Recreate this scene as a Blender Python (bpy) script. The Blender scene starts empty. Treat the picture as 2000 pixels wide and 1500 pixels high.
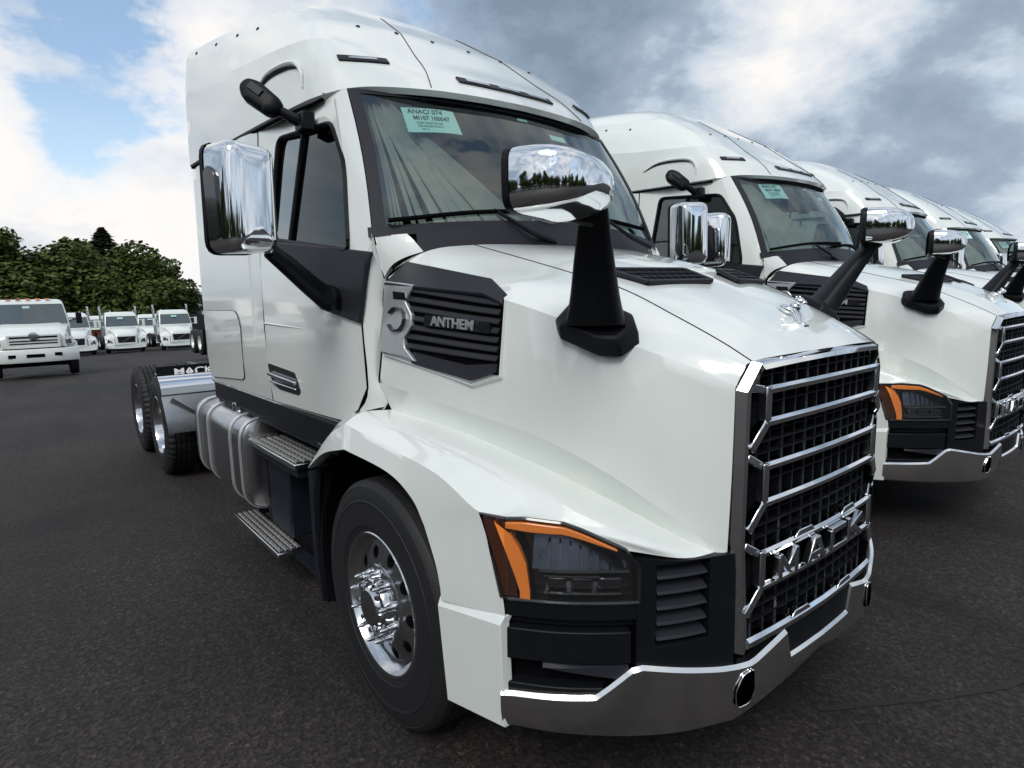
import bpy, bmesh, math, random
from mathutils import Vector, Matrix, noise
R = math.radians
PI = math.pi
scene = bpy.context.scene
COL = scene.collection
random.seed(7)

# ------------------------------------------------------------------ camera
cam_d = bpy.data.cameras.new("camera")
cam = bpy.data.objects.new("camera", cam_d)
COL.objects.link(cam)
cam_d.sensor_width = 36.0
cam_d.lens = 36.0 * 1194.3 / 2000.0
cam_d.clip_start = 0.05
cam_d.clip_end = 4000
yaw, pitch, roll = R(38.77478), R(-8.23976), R(-1.24059)
fw = Vector((math.sin(yaw) * math.cos(pitch), math.cos(yaw) * math.cos(pitch), math.sin(pitch)))
rt = Vector((math.cos(yaw), -math.sin(yaw), 0))
up = rt.cross(fw)
c_, s_ = math.cos(roll), math.sin(roll)
rt2, up2 = c_ * rt + s_ * up, -s_ * rt + c_ * up
m3 = Matrix((rt2, up2, -fw)).transposed()
cam.matrix_world = Matrix.Translation((-2.1637, -1.14968, 1.76154)) @ m3.to_4x4()
scene.camera = cam

# ------------------------------------------------------------------ light
SUN_EL, SUN_AZ = 46, 234          # degrees; azimuth from +Y clockwise
world = bpy.data.worlds.new("World")
scene.world = world
world.use_nodes = True
wn, wl = world.node_tree.nodes, world.node_tree.links
wn.clear()
def N(tree, typ, **kw):
    n = tree.nodes.new(typ)
    for k, v in kw.items():
        if k == 'inp':
            for a, b in v.items(): n.inputs[a].default_value = b
        else: setattr(n, k, v)
    return n
def math_node(t, op, a, b=None, clamp=False):
    n = t.nodes.new('ShaderNodeMath'); n.operation = op; n.use_clamp = clamp
    for i, v in enumerate((a, b)):
        if v is None: continue
        if isinstance(v, (int, float)): n.inputs[i].default_value = v
        else: t.links.new(v, n.inputs[i])
    return n.outputs[0]
def ramp(t, fac, stops, interp='LINEAR'):
    n = t.nodes.new('ShaderNodeValToRGB'); n.color_ramp.interpolation = interp
    e = n.color_ramp.elements
    while len(e) < len(stops): e.new(0.5)
    for i, (p, c) in enumerate(stops):
        e[i].position = p; e[i].color = (*c, 1) if len(c) == 3 else c
    t.links.new(fac, n.inputs[0])
    return n.outputs[0]
def mixc(t, fac, a, b, blend='MIX'):
    n = t.nodes.new('ShaderNodeMix'); n.data_type = 'RGBA'; n.blend_type = blend
    for i, v in ((0, fac), (6, a), (7, b)):
        if isinstance(v, (int, float)): n.inputs[i].default_value = v
        elif isinstance(v, tuple): n.inputs[i].default_value = (*v, 1) if len(v) == 3 else v
        else: t.links.new(v, n.inputs[i])
    return n.outputs[2]
W = world.node_tree
sky = N(W, 'ShaderNodeTexSky', sky_type='NISHITA', sun_disc=False, sun_elevation=R(SUN_EL), sun_rotation=R(SUN_AZ))
sky.air_density = 1.0; sky.dust_density = 1.5; sky.ozone_density = 1.5
geo = N(W, 'ShaderNodeTexCoord')
sep = N(W, 'ShaderNodeSeparateXYZ'); wl.new(geo.outputs['Generated'], sep.inputs[0])
zc = math_node(W, 'MAXIMUM', sep.outputs[2], 0.0)
cmb = N(W, 'ShaderNodeMapping'); cmb.inputs['Scale'].default_value = (1.0, 1.0, 1.75)
wl.new(geo.outputs['Generated'], cmb.inputs[0])
def wnoise(scale, detail, rough, off, dist=0.0):
    mp = N(W, 'ShaderNodeMapping'); mp.inputs['Location'].default_value = off
    wl.new(cmb.outputs[0], mp.inputs[0])
    n = N(W, 'ShaderNodeTexNoise', inp={'Scale': scale, 'Detail': detail, 'Roughness': rough, 'Distortion': dist})
    wl.new(mp.outputs[0], n.inputs['Vector'])
    return n.outputs['Fac']
CLOUD_OFF = (9.9, 9.1, 2.7)
n_big = wnoise(1.9, 12, 0.58, CLOUD_OFF, 0.1)
n_fine = wnoise(5.2, 10, 0.60, (14.1, 2.7, 9.9), 0.15)
n_dark = wnoise(1.5, 8, 0.55, (4.7, 18.9, 9.1), 0.1)
n_puff = wnoise(9.0, 6, 0.55, (1.4, 7.7, 0.3), 0.1)
def lobe(d, a0, a1):
    # smooth angular blob of cloud cover around a direction of the sky
    vm = N(W, 'ShaderNodeVectorMath', operation='DOT_PRODUCT'); wl.new(geo.outputs['Generated'], vm.inputs[0]); vm.inputs[1].default_value = d
    mr = N(W, 'ShaderNodeMapRange', interpolation_type='SMOOTHSTEP', inp={'From Min': math.cos(R(a1)), 'From Max': math.cos(R(a0))})
    wl.new(vm.outputs['Value'], mr.inputs[0]); return mr.outputs[0]
def madd(a, b, k): return math_node(W, 'ADD', a, math_node(W, 'MULTIPLY', b, k))
dens = math_node(W, 'ADD', math_node(W, 'ADD', math_node(W, 'MULTIPLY', n_big, 0.74), math_node(W, 'MULTIPLY', n_fine, 0.26)), 0.035)
dens = madd(dens, lobe((0.092, 0.951, 0.295), 0, 10), -0.20)
dens = madd(dens, lobe((0.129, 0.989, 0.078), 2, 10), -0.05)
dens = madd(dens, lobe((0.086, 0.972, 0.221), 1, 15), 0.085)
dens = madd(dens, lobe((0.777, 0.566, 0.276), 4, 26), 0.12)
mask = ramp(W, dens, [(0.435, (0, 0, 0)), (0.475, (0.75, 0.75, 0.75)), (0.53, (1, 1, 1))])
shade = madd(madd(math_node(W, 'MULTIPLY', n_dark, 0.46), n_fine, 0.36), n_puff, 0.18)
shade = madd(shade, lobe((0.777, 0.566, 0.276), 2, 32), 0.085)
shade = madd(shade, lobe((0.838, 0.441, 0.32), 0, 10), -0.095)
shade = madd(shade, lobe((0.086, 0.972, 0.221), 3, 18), -0.05)
shade = madd(shade, lobe((0.359, 0.845, 0.396), 3, 18), -0.10)
ccol = ramp(W, shade, [(0.40, (7.3, 7.1, 6.95)), (0.455, (5.9, 6.1, 6.4)), (0.505, (4.4, 5.0, 5.7)), (0.555, (2.7, 3.3, 4.1)), (0.66, (1.7, 2.2, 2.9))])
skyc = mixc(W, 1.0, sky.outputs[0], (1.35, 1.4, 1.35), 'MULTIPLY')
hz = ramp(W, zc, [(0.0, (0.75, 0.75, 0.75)), (0.30, (0.12, 0.12, 0.12))])
skyh = mixc(W, hz, skyc, (5.6, 6.7, 7.9))
full = mixc(W, mask, skyh, ccol)
bg = N(W, 'ShaderNodeBackground', inp={'Strength': 0.1}); wl.new(full, bg.inputs[0])
wo = N(W, 'ShaderNodeOutputWorld'); wl.new(bg.outputs[0], wo.inputs[0])

sun_d = bpy.data.lights.new("sun", 'SUN')
sun_d.energy = 1.5; sun_d.angle = R(26); sun_d.color = (1, 0.965, 0.91)
sun = bpy.data.objects.new("sun", sun_d); COL.objects.link(sun)
sdir = Vector((math.sin(R(SUN_AZ)) * math.cos(R(SUN_EL)), math.cos(R(SUN_AZ)) * math.cos(R(SUN_EL)), math.sin(R(SUN_EL))))
sun.rotation_euler = (-sdir).to_track_quat('-Z', 'Y').to_euler()
sun.location = sdir * 40
vs = scene.view_settings
vs.view_transform = 'Standard'; vs.look = 'None'; vs.gamma = 1.0; vs.exposure = 0.45
vs.use_curve_mapping = False

# ------------------------------------------------------------------ materials
def new_mat(name):
    m = bpy.data.materials.new(name); m.use_nodes = True
    return m, m.node_tree, m.node_tree.nodes['Principled BSDF']
def pmat(name, col, rough=0.5, metal=0.0, coat=0.0, var=0.08, scale=6.0, bump=0.0, bscale=60.0, spec=0.5, rvar=0.0):
    m, t, b = new_mat(name)
    tc = N(t, 'ShaderNodeTexCoord')
    no = N(t, 'ShaderNodeTexNoise', inp={'Scale': scale, 'Detail': 5, 'Roughness': 0.6})
    t.links.new(tc.outputs['Object'], no.inputs['Vector'])
    c = mixc(t, no.outputs['Fac'], tuple(x * (1 - var) for x in col), tuple(min(1, x * (1 + var)) for x in col))
    t.links.new(c, b.inputs['Base Color'])
    if rvar:
        r = math_node(t, 'ADD', math_node(t, 'MULTIPLY', no.outputs['Fac'], rvar), rough - rvar / 2, True)
        t.links.new(r, b.inputs['Roughness'])
    else: b.inputs['Roughness'].default_value = rough
    b.inputs['Metallic'].default_value = metal
    b.inputs['Coat Weight'].default_value = coat
    b.inputs['Coat Roughness'].default_value = 0.03; b.inputs['Coat IOR'].default_value = 1.7
    b.inputs['Specular IOR Level'].default_value = spec
    if bump:
        n2 = N(t, 'ShaderNodeTexNoise', inp={'Scale': bscale, 'Detail': 4, 'Roughness': 0.6})
        t.links.new(tc.outputs['Object'], n2.inputs['Vector'])
        bp = N(t, 'ShaderNodeBump', inp={'Strength': bump, 'Distance': 0.01})
        t.links.new(n2.outputs['Fac'], bp.inputs['Height']); t.links.new(bp.outputs[0], b.inputs['Normal'])
    return m
WHITE = pmat("white_paint", (0.735, 0.775, 0.75), 0.3, coat=1.0, var=0.02, scale=1.6)
def weather(m):
    t = m.node_tree; b = t.nodes['Principled BSDF']; src = b.inputs['Base Color'].links[0].from_socket
    tc = N(t, 'ShaderNodeTexCoord')
    def st(sc, scale, lo, hi, d0, d1):
        mp = N(t, 'ShaderNodeMapping'); mp.inputs['Scale'].default_value = sc; t.links.new(tc.outputs['Object'], mp.inputs[0])
        n = N(t, 'ShaderNodeTexNoise', inp={'Scale': scale, 'Detail': 7, 'Roughness': 0.65}); t.links.new(mp.outputs[0], n.inputs['Vector'])
        return ramp(t, n.outputs['Fac'], [(lo, (d0, d0, d0 * .985)), (hi, (d1, d1, d1))])
    c = mixc(t, 1.0, src, st((9, 9, .7), 1.6, .36, .58, .986, 1.0), 'MULTIPLY')
    c = mixc(t, 1.0, c, st((1, 1, 1), 2.2, .34, .60, .984, 1.0), 'MULTIPLY')
    t.links.new(c, b.inputs['Base Color'])
    n = N(t, 'ShaderNodeTexNoise', inp={'Scale': 3.0, 'Detail': 6}); t.links.new(tc.outputs['Object'], n.inputs['Vector'])
    b.inputs['Coat Roughness'].default_value = 0.04
    t.links.new(math_node(t, 'ADD', math_node(t, 'MULTIPLY', n.outputs['Fac'], .10), .0, True), b.inputs['Coat Roughness'])
weather(WHITE)
BUMPC = pmat("bumper_chrome", (0.84, 0.83, 0.82), 0.16, 1.0, var=0.04, scale=7, rvar=0.12)
CHROME = pmat("chrome", (0.80, 0.81, 0.83), 0.05, 1.0, var=0.03, scale=9, rvar=0.05)
CHROME2 = pmat("brushed_chrome", (0.62, 0.63, 0.65), 0.2, 1.0, var=0.05, scale=20, rvar=0.08)
ALU = pmat("tank_aluminium", (0.50, 0.50, 0.505), 0.24, 1.0, var=0.1, scale=14, rvar=0.12)
STRAP = pmat("strap_steel", (0.72, 0.74, 0.76), 0.33, 0.75, var=0.05, scale=20)
PALU = pmat("polished_aluminium", (0.60, 0.61, 0.63), 0.17, 1.0, var=0.05, scale=16, rvar=0.08)
TREAD = pmat("step_tread", (0.40, 0.395, 0.37), 0.42, 0.7, var=0.3, scale=60, bump=0.5, bscale=140)
PLASTIC = pmat("black_plastic", (0.0065, 0.0072, 0.0095), 0.42, spec=0.16, var=0.15, bump=0.12, bscale=420)
GRAYPL = pmat("charcoal_plastic", (0.021, 0.022, 0.028), 0.48, spec=0.22, var=0.12, bump=0.1, bscale=420)
GLOSSBK = pmat("gloss_black", (0.012, 0.012, 0.014), 0.12, coat=0.5, var=0.1)
DARK = pmat("dark_void", (0.003, 0.003, 0.004), 0.9, spec=0.05, var=0.2)
FRAME = pmat("chassis_black", (0.008, 0.010, 0.017), 0.45, spec=0.35, var=0.25, scale=9)
RUBBER = pmat("tyre_rubber", (0.013, 0.013, 0.0145), 0.6, spec=0.35, var=0.2, scale=12, bump=0.15, bscale=90)
AMBER = pmat("amber_lens", (1.0, 0.27, 0.045), 0.22, coat=0.8, var=0.12, scale=25)
AMBERD = pmat("amber_reflector", (0.05, 0.014, 0.006), 0.3, coat=0.6, var=0.15, scale=30)
VOID = pmat("hole_black", (0.0008, 0.0008, 0.001), 1.0, spec=0.0, var=0.0)
PAPER = pmat("mint_paper", (0.58, 0.88, 0.80), 0.7, var=0.04)
INK = pmat("ink", (0.03, 0.07, 0.08), 0.7)
FABRIC = pmat("cab_trim", (0.20, 0.215, 0.215), 0.8, var=0.2, scale=20)
RIBBON = pmat("pale_ribbon", (0.62, 0.60, 0.54), 0.7, var=0.12, scale=10)
DASH = pmat("dash_plastic", (0.035, 0.035, 0.04), 0.6)
RED = pmat("red_lens", (0.5, 0.03, 0.02), 0.25, coat=0.5)
ORANGE = pmat("orange_paint", (0.45, 0.13, 0.06), 0.45)
WHITE_M = pmat("white_lettering", (0.85, 0.85, 0.85), 0.5)
BARK = pmat("bark", (0.06, 0.045, 0.033), 0.9, var=0.3, bump=0.5, bscale=14)
FENCE = pmat("fence_screen", (0.012, 0.012, 0.013), 0.8, var=0.3, scale=3, bump=0.2, bscale=30)
POSTM = pmat("galvanised_post", (0.3, 0.31, 0.32), 0.4, 0.8)
WALLP = pmat("pale_cladding", (0.62, 0.65, 0.66), 0.6, var=0.05)
ROOFP = pmat("roof_sheet", (0.45, 0.47, 0.48), 0.5)

def glass_mat(name, tint, ior=1.5, extra=0.0):
    m, t, b = new_mat(name)
    out = t.nodes['Material Output']; t.nodes.remove(b)
    tr = N(t, 'ShaderNodeBsdfTransparent'); tr.inputs[0].default_value = (*tint, 1)
    gl = N(t, 'ShaderNodeBsdfGlossy', inp={'Roughness': 0.015}); gl.inputs[0].default_value = (0.90, 0.97, 0.97, 1)
    ge = N(t, 'ShaderNodeNewGeometry'); dt = N(t, 'ShaderNodeVectorMath', operation='DOT_PRODUCT')
    t.links.new(ge.outputs['Normal'], dt.inputs[0]); t.links.new(ge.outputs['Incoming'], dt.inputs[1])
    g1 = math_node(t, 'SUBTRACT', 1.0, math_node(t, 'ABSOLUTE', dt.outputs['Value']), True)
    g5 = math_node(t, 'POWER', g1, 5.0)
    f0 = ((ior - 1) / (ior + 1)) ** 2 * 1.6
    f = math_node(t, 'ADD', math_node(t, 'MULTIPLY', g5, 1 - f0), f0 + extra, True)
    mx = N(t, 'ShaderNodeMixShader')
    t.links.new(f, mx.inputs[0]); t.links.new(tr.outputs[0], mx.inputs[1]); t.links.new(gl.outputs[0], mx.inputs[2])
    t.links.new(mx.outputs[0], out.inputs[0])
    return m
WSGLASS = glass_mat("windshield_glass", (0.60, 0.70, 0.685), 1.5, 0.055)
DGLASS = glass_mat("door_glass", (0.22, 0.28, 0.27), 1.5, 0.0)
QGLASS = glass_mat("rear_door_glass", (0.30, 0.38, 0.37), 1.5, 0.22)
BOWL = pmat("dark_chrome", (0.055, 0.065, 0.085), 0.25, 0.9, var=0.5, scale=40)
LENS = glass_mat("lamp_lens", (0.97, 0.97, 0.97), 1.45, 0.01)
FARGLASS = pmat("far_glass", (0.05, 0.075, 0.085), 0.08, coat=0.6, var=0.3, scale=2)
MIRROR = pmat("mirror_glass", (0.75, 0.77, 0.8), 0.02, 1.0, var=0.0)

# asphalt
def asphalt():
    m, t, b = new_mat("asphalt")
    tc = N(t, 'ShaderNodeTexCoord')
    def nz(s, d, r=0.6):
        n = N(t, 'ShaderNodeTexNoise', inp={'Scale': s, 'Detail': d, 'Roughness': r}); t.links.new(tc.outputs['Object'], n.inputs['Vector']); return n.outputs['Fac']
    vor = N(t, 'ShaderNodeTexVoronoi', inp={'Scale': 75.0}); t.links.new(tc.outputs['Object'], vor.inputs['Vector'])
    agg = ramp(t, vor.outputs['Color'], [(0.0, (0.006, 0.0051, 0.0048)), (0.55, (0.0205, 0.0172, 0.0162)), (0.88, (0.038, 0.032, 0.030)), (1.0, (0.075, 0.066, 0.060))])
    big = ramp(t, nz(0.35, 6), [(0.34, (0.55, 0.56, 0.58)), (0.66, (1.45, 1.40, 1.36))])
    c1 = mixc(t, 1.0, agg, big, 'MULTIPLY')
    fine = ramp(t, nz(28, 6, 0.75), [(0.35, (0.6, 0.6, 0.6)), (0.68, (1.45, 1.42, 1.4))])
    c2 = mixc(t, 0.8, c1, fine, 'MULTIPLY')
    # rare pale grit
    v2 = N(t, 'ShaderNodeTexVoronoi', inp={'Scale': 9.0}); t.links.new(tc.outputs['Object'], v2.inputs['Vector'])
    spot = ramp(t, v2.outputs['Distance'], [(0.028, (1, 1, 1)), (0.045, (0, 0, 0))])
    keep = ramp(t, nz(3.1, 2), [(0.60, (0, 0, 0)), (0.63, (1, 1, 1))])
    sp = mixc(t, 1.0, spot, keep, 'MULTIPLY')
    c3 = mixc(t, math_node(t, 'MULTIPLY', sp, 0.7), c2, (0.28, 0.27, 0.25))
    # cracks and tyre scuffs
    mp = N(t, 'ShaderNodeMapping'); mp.inputs['Scale'].default_value = (0.9, 0.08, 1); mp.inputs['Rotation'].default_value = (0, 0, R(14))
    t.links.new(tc.outputs['Object'], mp.inputs[0])
    n4 = N(t, 'ShaderNodeTexNoise', inp={'Scale': 1.6, 'Detail': 4, 'Roughness': 0.55}); t.links.new(mp.outputs[0], n4.inputs['Vector'])
    scuff = ramp(t, n4.outputs['Fac'], [(0.36, (0.45, 0.45, 0.45)), (0.46, (1, 1, 1))])
    c4 = mixc(t, 0.8, c3, scuff, 'MULTIPLY')
    v5 = N(t, 'ShaderNodeTexVoronoi', inp={'Scale': 0.55, 'Randomness': 1.0}); wv = N(t, 'ShaderNodeVectorMath', operation='ADD'); nzv = N(t, 'ShaderNodeTexNoise', inp={'Scale': 1.7, 'Detail': 5})
    t.links.new(tc.outputs['Object'], nzv.inputs['Vector']); t.links.new(tc.outputs['Object'], wv.inputs[0]); t.links.new(nzv.outputs['Color'], wv.inputs[1]); t.links.new(wv.outputs[0], v5.inputs['Vector'])
    oil = ramp(t, v5.outputs['Distance'], [(0.10, (0.42, 0.42, 0.43)), (0.30, (1, 1, 1))])
    c4 = mixc(t, 0.75, c4, oil, 'MULTIPLY')
    t.links.new(c4, b.inputs['Base Color'])
    b.inputs['Roughness'].default_value = 0.8
    b.inputs['Specular IOR Level'].default_value = 0.35
    hb = math_node(t, 'ADD', math_node(t, 'MULTIPLY', vor.outputs['Distance'], 0.7), math_node(t, 'MULTIPLY', nz(140, 3), 0.5))
    bp = N(t, 'ShaderNodeBump', inp={'Strength': 0.55, 'Distance': 0.007}); t.links.new(hb, bp.inputs['Height'])
    t.links.new(bp.outputs[0], b.inputs['Normal'])
    return m
ASPHALT = asphalt()
def leaf_mat(name, lo, hi):
    m, t, b = new_mat(name)
    oi = N(t, 'ShaderNodeNewGeometry')
    tc = N(t, 'ShaderNodeTexCoord')
    no = N(t, 'ShaderNodeTexNoise', inp={'Scale': 0.55, 'Detail': 4}); t.links.new(tc.outputs['Object'], no.inputs['Vector'])
    f = math_node(t, 'ADD', math_node(t, 'MULTIPLY', oi.outputs['Random Per Island'], 0.6), math_node(t, 'MULTIPLY', no.outputs['Fac'], 0.4))
    t.links.new(mixc(t, f, lo, hi), b.inputs['Base Color'])
    b.inputs['Roughness'].default_value = 0.6; b.inputs['Specular IOR Level'].default_value = 0.2
    b.inputs['Subsurface Weight'].default_value = 0.0
    return m
LEAF = leaf_mat("leaf_green", (0.016, 0.033, 0.008), (0.115, 0.145, 0.034))
LEAFC = leaf_mat("conifer_green", (0.014, 0.028, 0.014), (0.045, 0.068, 0.032))

# ------------------------------------------------------------------ mesh helpers
def cr(pts, n):
    """resample a polyline with a Catmull-Rom curve to n points"""
    P = [Vector(p) for p in pts]
    if len(P) == 2:
        return [P[0].lerp(P[1], i / (n - 1)) for i in range(n)]
    out = []
    m = len(P) - 1
    for i in range(n):
        u = i / (n - 1) * m
        k = min(int(u), m - 1); t = u - k
        p1, p2 = P[k], P[k + 1]
        p0 = P[k - 1] if k > 0 else 2 * p1 - p2
        p3 = P[k + 2] if k + 2 <= m else 2 * p2 - p1
        out.append(0.5 * ((2 * p1) + (p2 - p0) * t + (2 * p0 - 5 * p1 + 4 * p2 - p3) * t * t + (3 * p1 - p0 - 3 * p2 + p3) * t ** 3))
    return out
def lin(pts, n):
    P = [Vector(p) for p in pts]; m = len(P) - 1; out = []
    for i in range(n):
        u = i / (n - 1) * m; k = min(int(u), m - 1); out.append(P[k].lerp(P[k + 1], u - k))
    return out
def interp(x, xs, ys):
    if x <= xs[0]: return ys[0]
    for i in range(len(xs) - 1):
        if x <= xs[i + 1]:
            return ys[i] + (ys[i + 1] - ys[i]) * (x - xs[i]) / (xs[i + 1] - xs[i])
    return ys[-1]

class MB:
    def __init__(s): s.v = []; s.f = []; s.m = []
    def add(s, vs, fs, mi=0):
        o = len(s.v); s.v += [tuple(v) for v in vs]
        s.f += [tuple(i + o for i in f) for f in fs]; s.m += [mi] * len(fs)
        return s
    def grid(s, rows, mi=0, cu=False, cv=False):
        a, b = len(rows), len(rows[0]); fs = []
        for i in range(a if cv else a - 1):
            for j in range(b if cu else b - 1):
                i2, j2 = (i + 1) % a, (j + 1) % b
                fs.append((i * b + j, i * b + j2, i2 * b + j2, i2 * b + j))
        return s.add([p for r in rows for p in r], fs, mi)
    def loft(s, curves, nu, nv, mi=0, smooth=True):
        rows = [cr(c, nu) for c in curves]
        if nv:
            cols = [(cr if smooth else lin)([r[i] for r in rows], nv) for i in range(nu)]
            rows = [[cols[i][j] for i in range(nu)] for j in range(nv)]
        return s.grid(rows, mi)
    def box(s, x0, x1, y0, y1, z0, z1, mi=0):
        v = [(x, y, z) for x in (x0, x1) for y in (y0, y1) for z in (z0, z1)]
        return s.add(v, [(0, 1, 3, 2), (4, 6, 7, 5), (0, 4, 5, 1), (2, 3, 7, 6), (0, 2, 6, 4), (1, 5, 7, 3)], mi)
    def hexa(s, a, b, mi=0):
        """two corresponding polygons joined into a solid"""
        n = len(a)
        return s.add(list(a) + list(b), [tuple(range(n)), tuple(range(2 * n - 1, n - 1, -1))] + [(i, (i + 1) % n, (i + 1) % n + n, i + n) for i in range(n)], mi)
    def bar(s, p, q, w, h, upv=(0, 0, 1), mi=0):
        p, q = Vector(p), Vector(q); d = (q - p).normalized(); u = Vector(upv)
        r = d.cross(u).normalized(); u = r.cross(d).normalized()
        A = [r * w / 2 + u * h / 2, -r * w / 2 + u * h / 2, -r * w / 2 - u * h / 2, r * w / 2 - u * h / 2]
        return s.hexa([p + k for k in A], [q + k for k in A], mi)
    def tube(s, path, rad, n=10, mi=0, caps=True):
        P = [Vector(p) for p in path]; k = len(P)
        if not isinstance(rad, (list, tuple)): rad = [rad] * k
        rows = []; ref = Vector((0, 0, 1))
        for i in range(k):
            d = (P[min(i + 1, k - 1)] - P[max(i - 1, 0)]).normalized()
            a = d.cross(ref)
            if a.length < 0.05: a = d.cross(Vector((1, 0, 0)))
            a.normalize(); b = d.cross(a)
            rows.append([P[i] + (a * math.cos(t) + b * math.sin(t)) * rad[i] for t in (2 * PI * j / n for j in range(n))])
        o = len(s.v); s.grid(rows, mi, cu=True)
        if caps:
            s.f += [tuple(o + j for j in range(n)), tuple(o + (k - 1) * n + j for j in range(n - 1, -1, -1))]; s.m += [mi, mi]
        return s
    def lathe(s, prof, n, c=(0, 0, 0), axis='x', mi=0, closed=False, fn=None):
        rows = []
        for j in range(n):
            t = 2 * PI * j / n; row = []
            for (r, a) in prof:
                if fn: r = fn(r, a, j)
                if axis == 'x': row.append((c[0] + a, c[1] + r * math.cos(t), c[2] + r * math.sin(t)))
                elif axis == 'y': row.append((c[0] + r * math.cos(t), c[1] + a, c[2] + r * math.sin(t)))
                else: row.append((c[0] + r * math.cos(t), c[1] + r * math.sin(t), c[2] + a))
            rows.append(row)
        return s.grid(rows, mi, cu=closed, cv=True)
    def ball(s, c, r, nu=12, nv=8, mi=0, mtx=None):
        rows = []
        for i in range(nv + 1):
            ph = PI * i / nv
            row = []
            for j in range(nu):
                t = 2 * PI * j / nu
                p = Vector((r[0] * math.sin(ph) * math.cos(t), r[1] * math.sin(ph) * math.sin(t), r[2] * math.cos(ph)))
                if mtx: p = mtx @ p
                row.append(Vector(c) + p)
            rows.append(row)
        return s.grid(rows, mi, cu=True)
    def build(s, name, mats, parent=None, sx=1, bevel=0, seg=2, angle=35, solid=0, smooth=True, soff=-1):
        if not isinstance(mats, (list, tuple)): mats = [mats]
        me = bpy.data.meshes.new(name)
        v = s.v if sx == 1 else [(-a, b, c) for a, b, c in s.v]
        me.from_pydata(v, [], s.f)
        for m in mats: me.materials.append(m)
        if len(mats) > 1: me.polygons.foreach_set('material_index', s.m)
        bm = bmesh.new(); bm.from_mesh(me)
        bmesh.ops.remove_doubles(bm, verts=bm.verts, dist=0.0004)
        bmesh.ops.recalc_face_normals(bm, faces=bm.faces)
        bm.to_mesh(me); bm.free()
        if smooth:
            me.polygons.foreach_set('use_smooth', [True] * len(me.polygons))
            me.set_sharp_from_angle(angle=R(angle))
        o = bpy.data.objects.new(name, me); COL.objects.link(o)
        if parent: o.parent = parent
        if solid:
            md = o.modifiers.new('thickness', 'SOLIDIFY'); md.thickness = solid; md.offset = soff
        if bevel:
            md = o.modifiers.new('bevel', 'BEVEL'); md.width = bevel; md.segments = seg; md.limit_method = 'ANGLE'; md.angle_limit = R(40)
            md.harden_normals = False
        return o
def tag(o, label=None, cat=None, group=None, kind=None):
    if label: o['label'] = label
    if cat: o['category'] = cat
    if group: o['group'] = group
    if kind: o['kind'] = kind
    return o
def empty(name, loc=(0, 0, 0), rz=0):
    o = bpy.data.objects.new(name, None); COL.objects.link(o); o.location = loc; o.rotation_euler = (0, 0, rz)
    o.empty_display_size = 0.2
    return o
KIDS = {}
def copy_tree(o, parent=None):
    c = o.copy(); COL.objects.link(c)
    if parent: c.parent = parent
    for ch in list(o.children): copy_tree(ch, c)
    return c
def text_obj(name, txt, size, ext, mat, parent, mtx, bold=0.0, squash=1.0, align='CENTER'):
    cu = bpy.data.curves.new('lettering', 'FONT'); cu.body = txt; cu.size = size; cu.extrude = ext; cu.offset = bold
    cu.align_x = align; cu.align_y = 'CENTER'; cu.resolution_u = 3
    to = bpy.data.objects.new('lettering', cu); COL.objects.link(to)
    dg = bpy.context.evaluated_depsgraph_get()
    me = bpy.data.meshes.new_from_object(to.evaluated_get(dg))
    bpy.data.objects.remove(to); bpy.data.curves.remove(cu)
    me.transform(Matrix.Diagonal((squash, 1, 1, 1))); me.transform(mtx)
    me.materials.clear(); me.materials.append(mat)
    o = bpy.data.objects.new(name, me); COL.objects.link(o); o.parent = parent
    return o
def frame_mtx(o, xdir, ydir):
    x = Vector(xdir).normalized(); y = Vector(ydir); z = x.cross(y).normalized(); y = z.cross(x)
    return Matrix.Translation(o) @ Matrix((x, y, z)).transposed().to_4x4()

# ------------------------------------------------------------------ ground
def gz(y):
    return interp(y, [-1e4, 9, 14, 23.3, 50, 75, 110, 1e4], [0, 0, -0.11, -0.47, -1.67, -2.5, -3.0, -3.0])
ys = [-900, -200, -60, -20, -6, 0, 6, 9, 10, 11.5, 13, 14.5, 17, 20, 23.3, 28, 35, 42, 50, 60, 75, 90, 110, 160, 300, 900]
xs_ = [-900, -200, -60, -25, -12, -6, -3, 0, 3, 6, 12, 25, 60, 200, 900]
g = MB(); g.grid([[(x, y, gz(y)) for x in xs_] for y in ys])
tag(g.build('ground', ASPHALT, angle=80), kind='structure')

def tar_seam(pts, w, seed):
    rnd = random.Random(seed); P_ = cr([(x, y, .004) for x, y in pts], 40); rows = []
    for i, p in enumerate(P_):
        d = (P_[min(i + 1, 39)] - P_[max(i - 1, 0)]).normalized(); n = Vector((-d.y, d.x, 0)); a = w * rnd.uniform(.85, 1.15); b = w * rnd.uniform(.85, 1.15); sh = rnd.uniform(-.004, .004)
        rows.append([p + n * (a + sh), p - n * (b - sh)])
    m = MB().grid(rows); o = m.build('tar_seam', TAR, angle=80); tag(o, kind='structure'); return o
TAR = pmat("tar", (0.0115, 0.0105, 0.010), 0.75, var=0.3, scale=14, bump=0.3, bscale=60)
tar_seam([(.30, -.10), (.80, -.42), (1.25, -.62), (2.2, -.80)], .016, 3)

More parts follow.
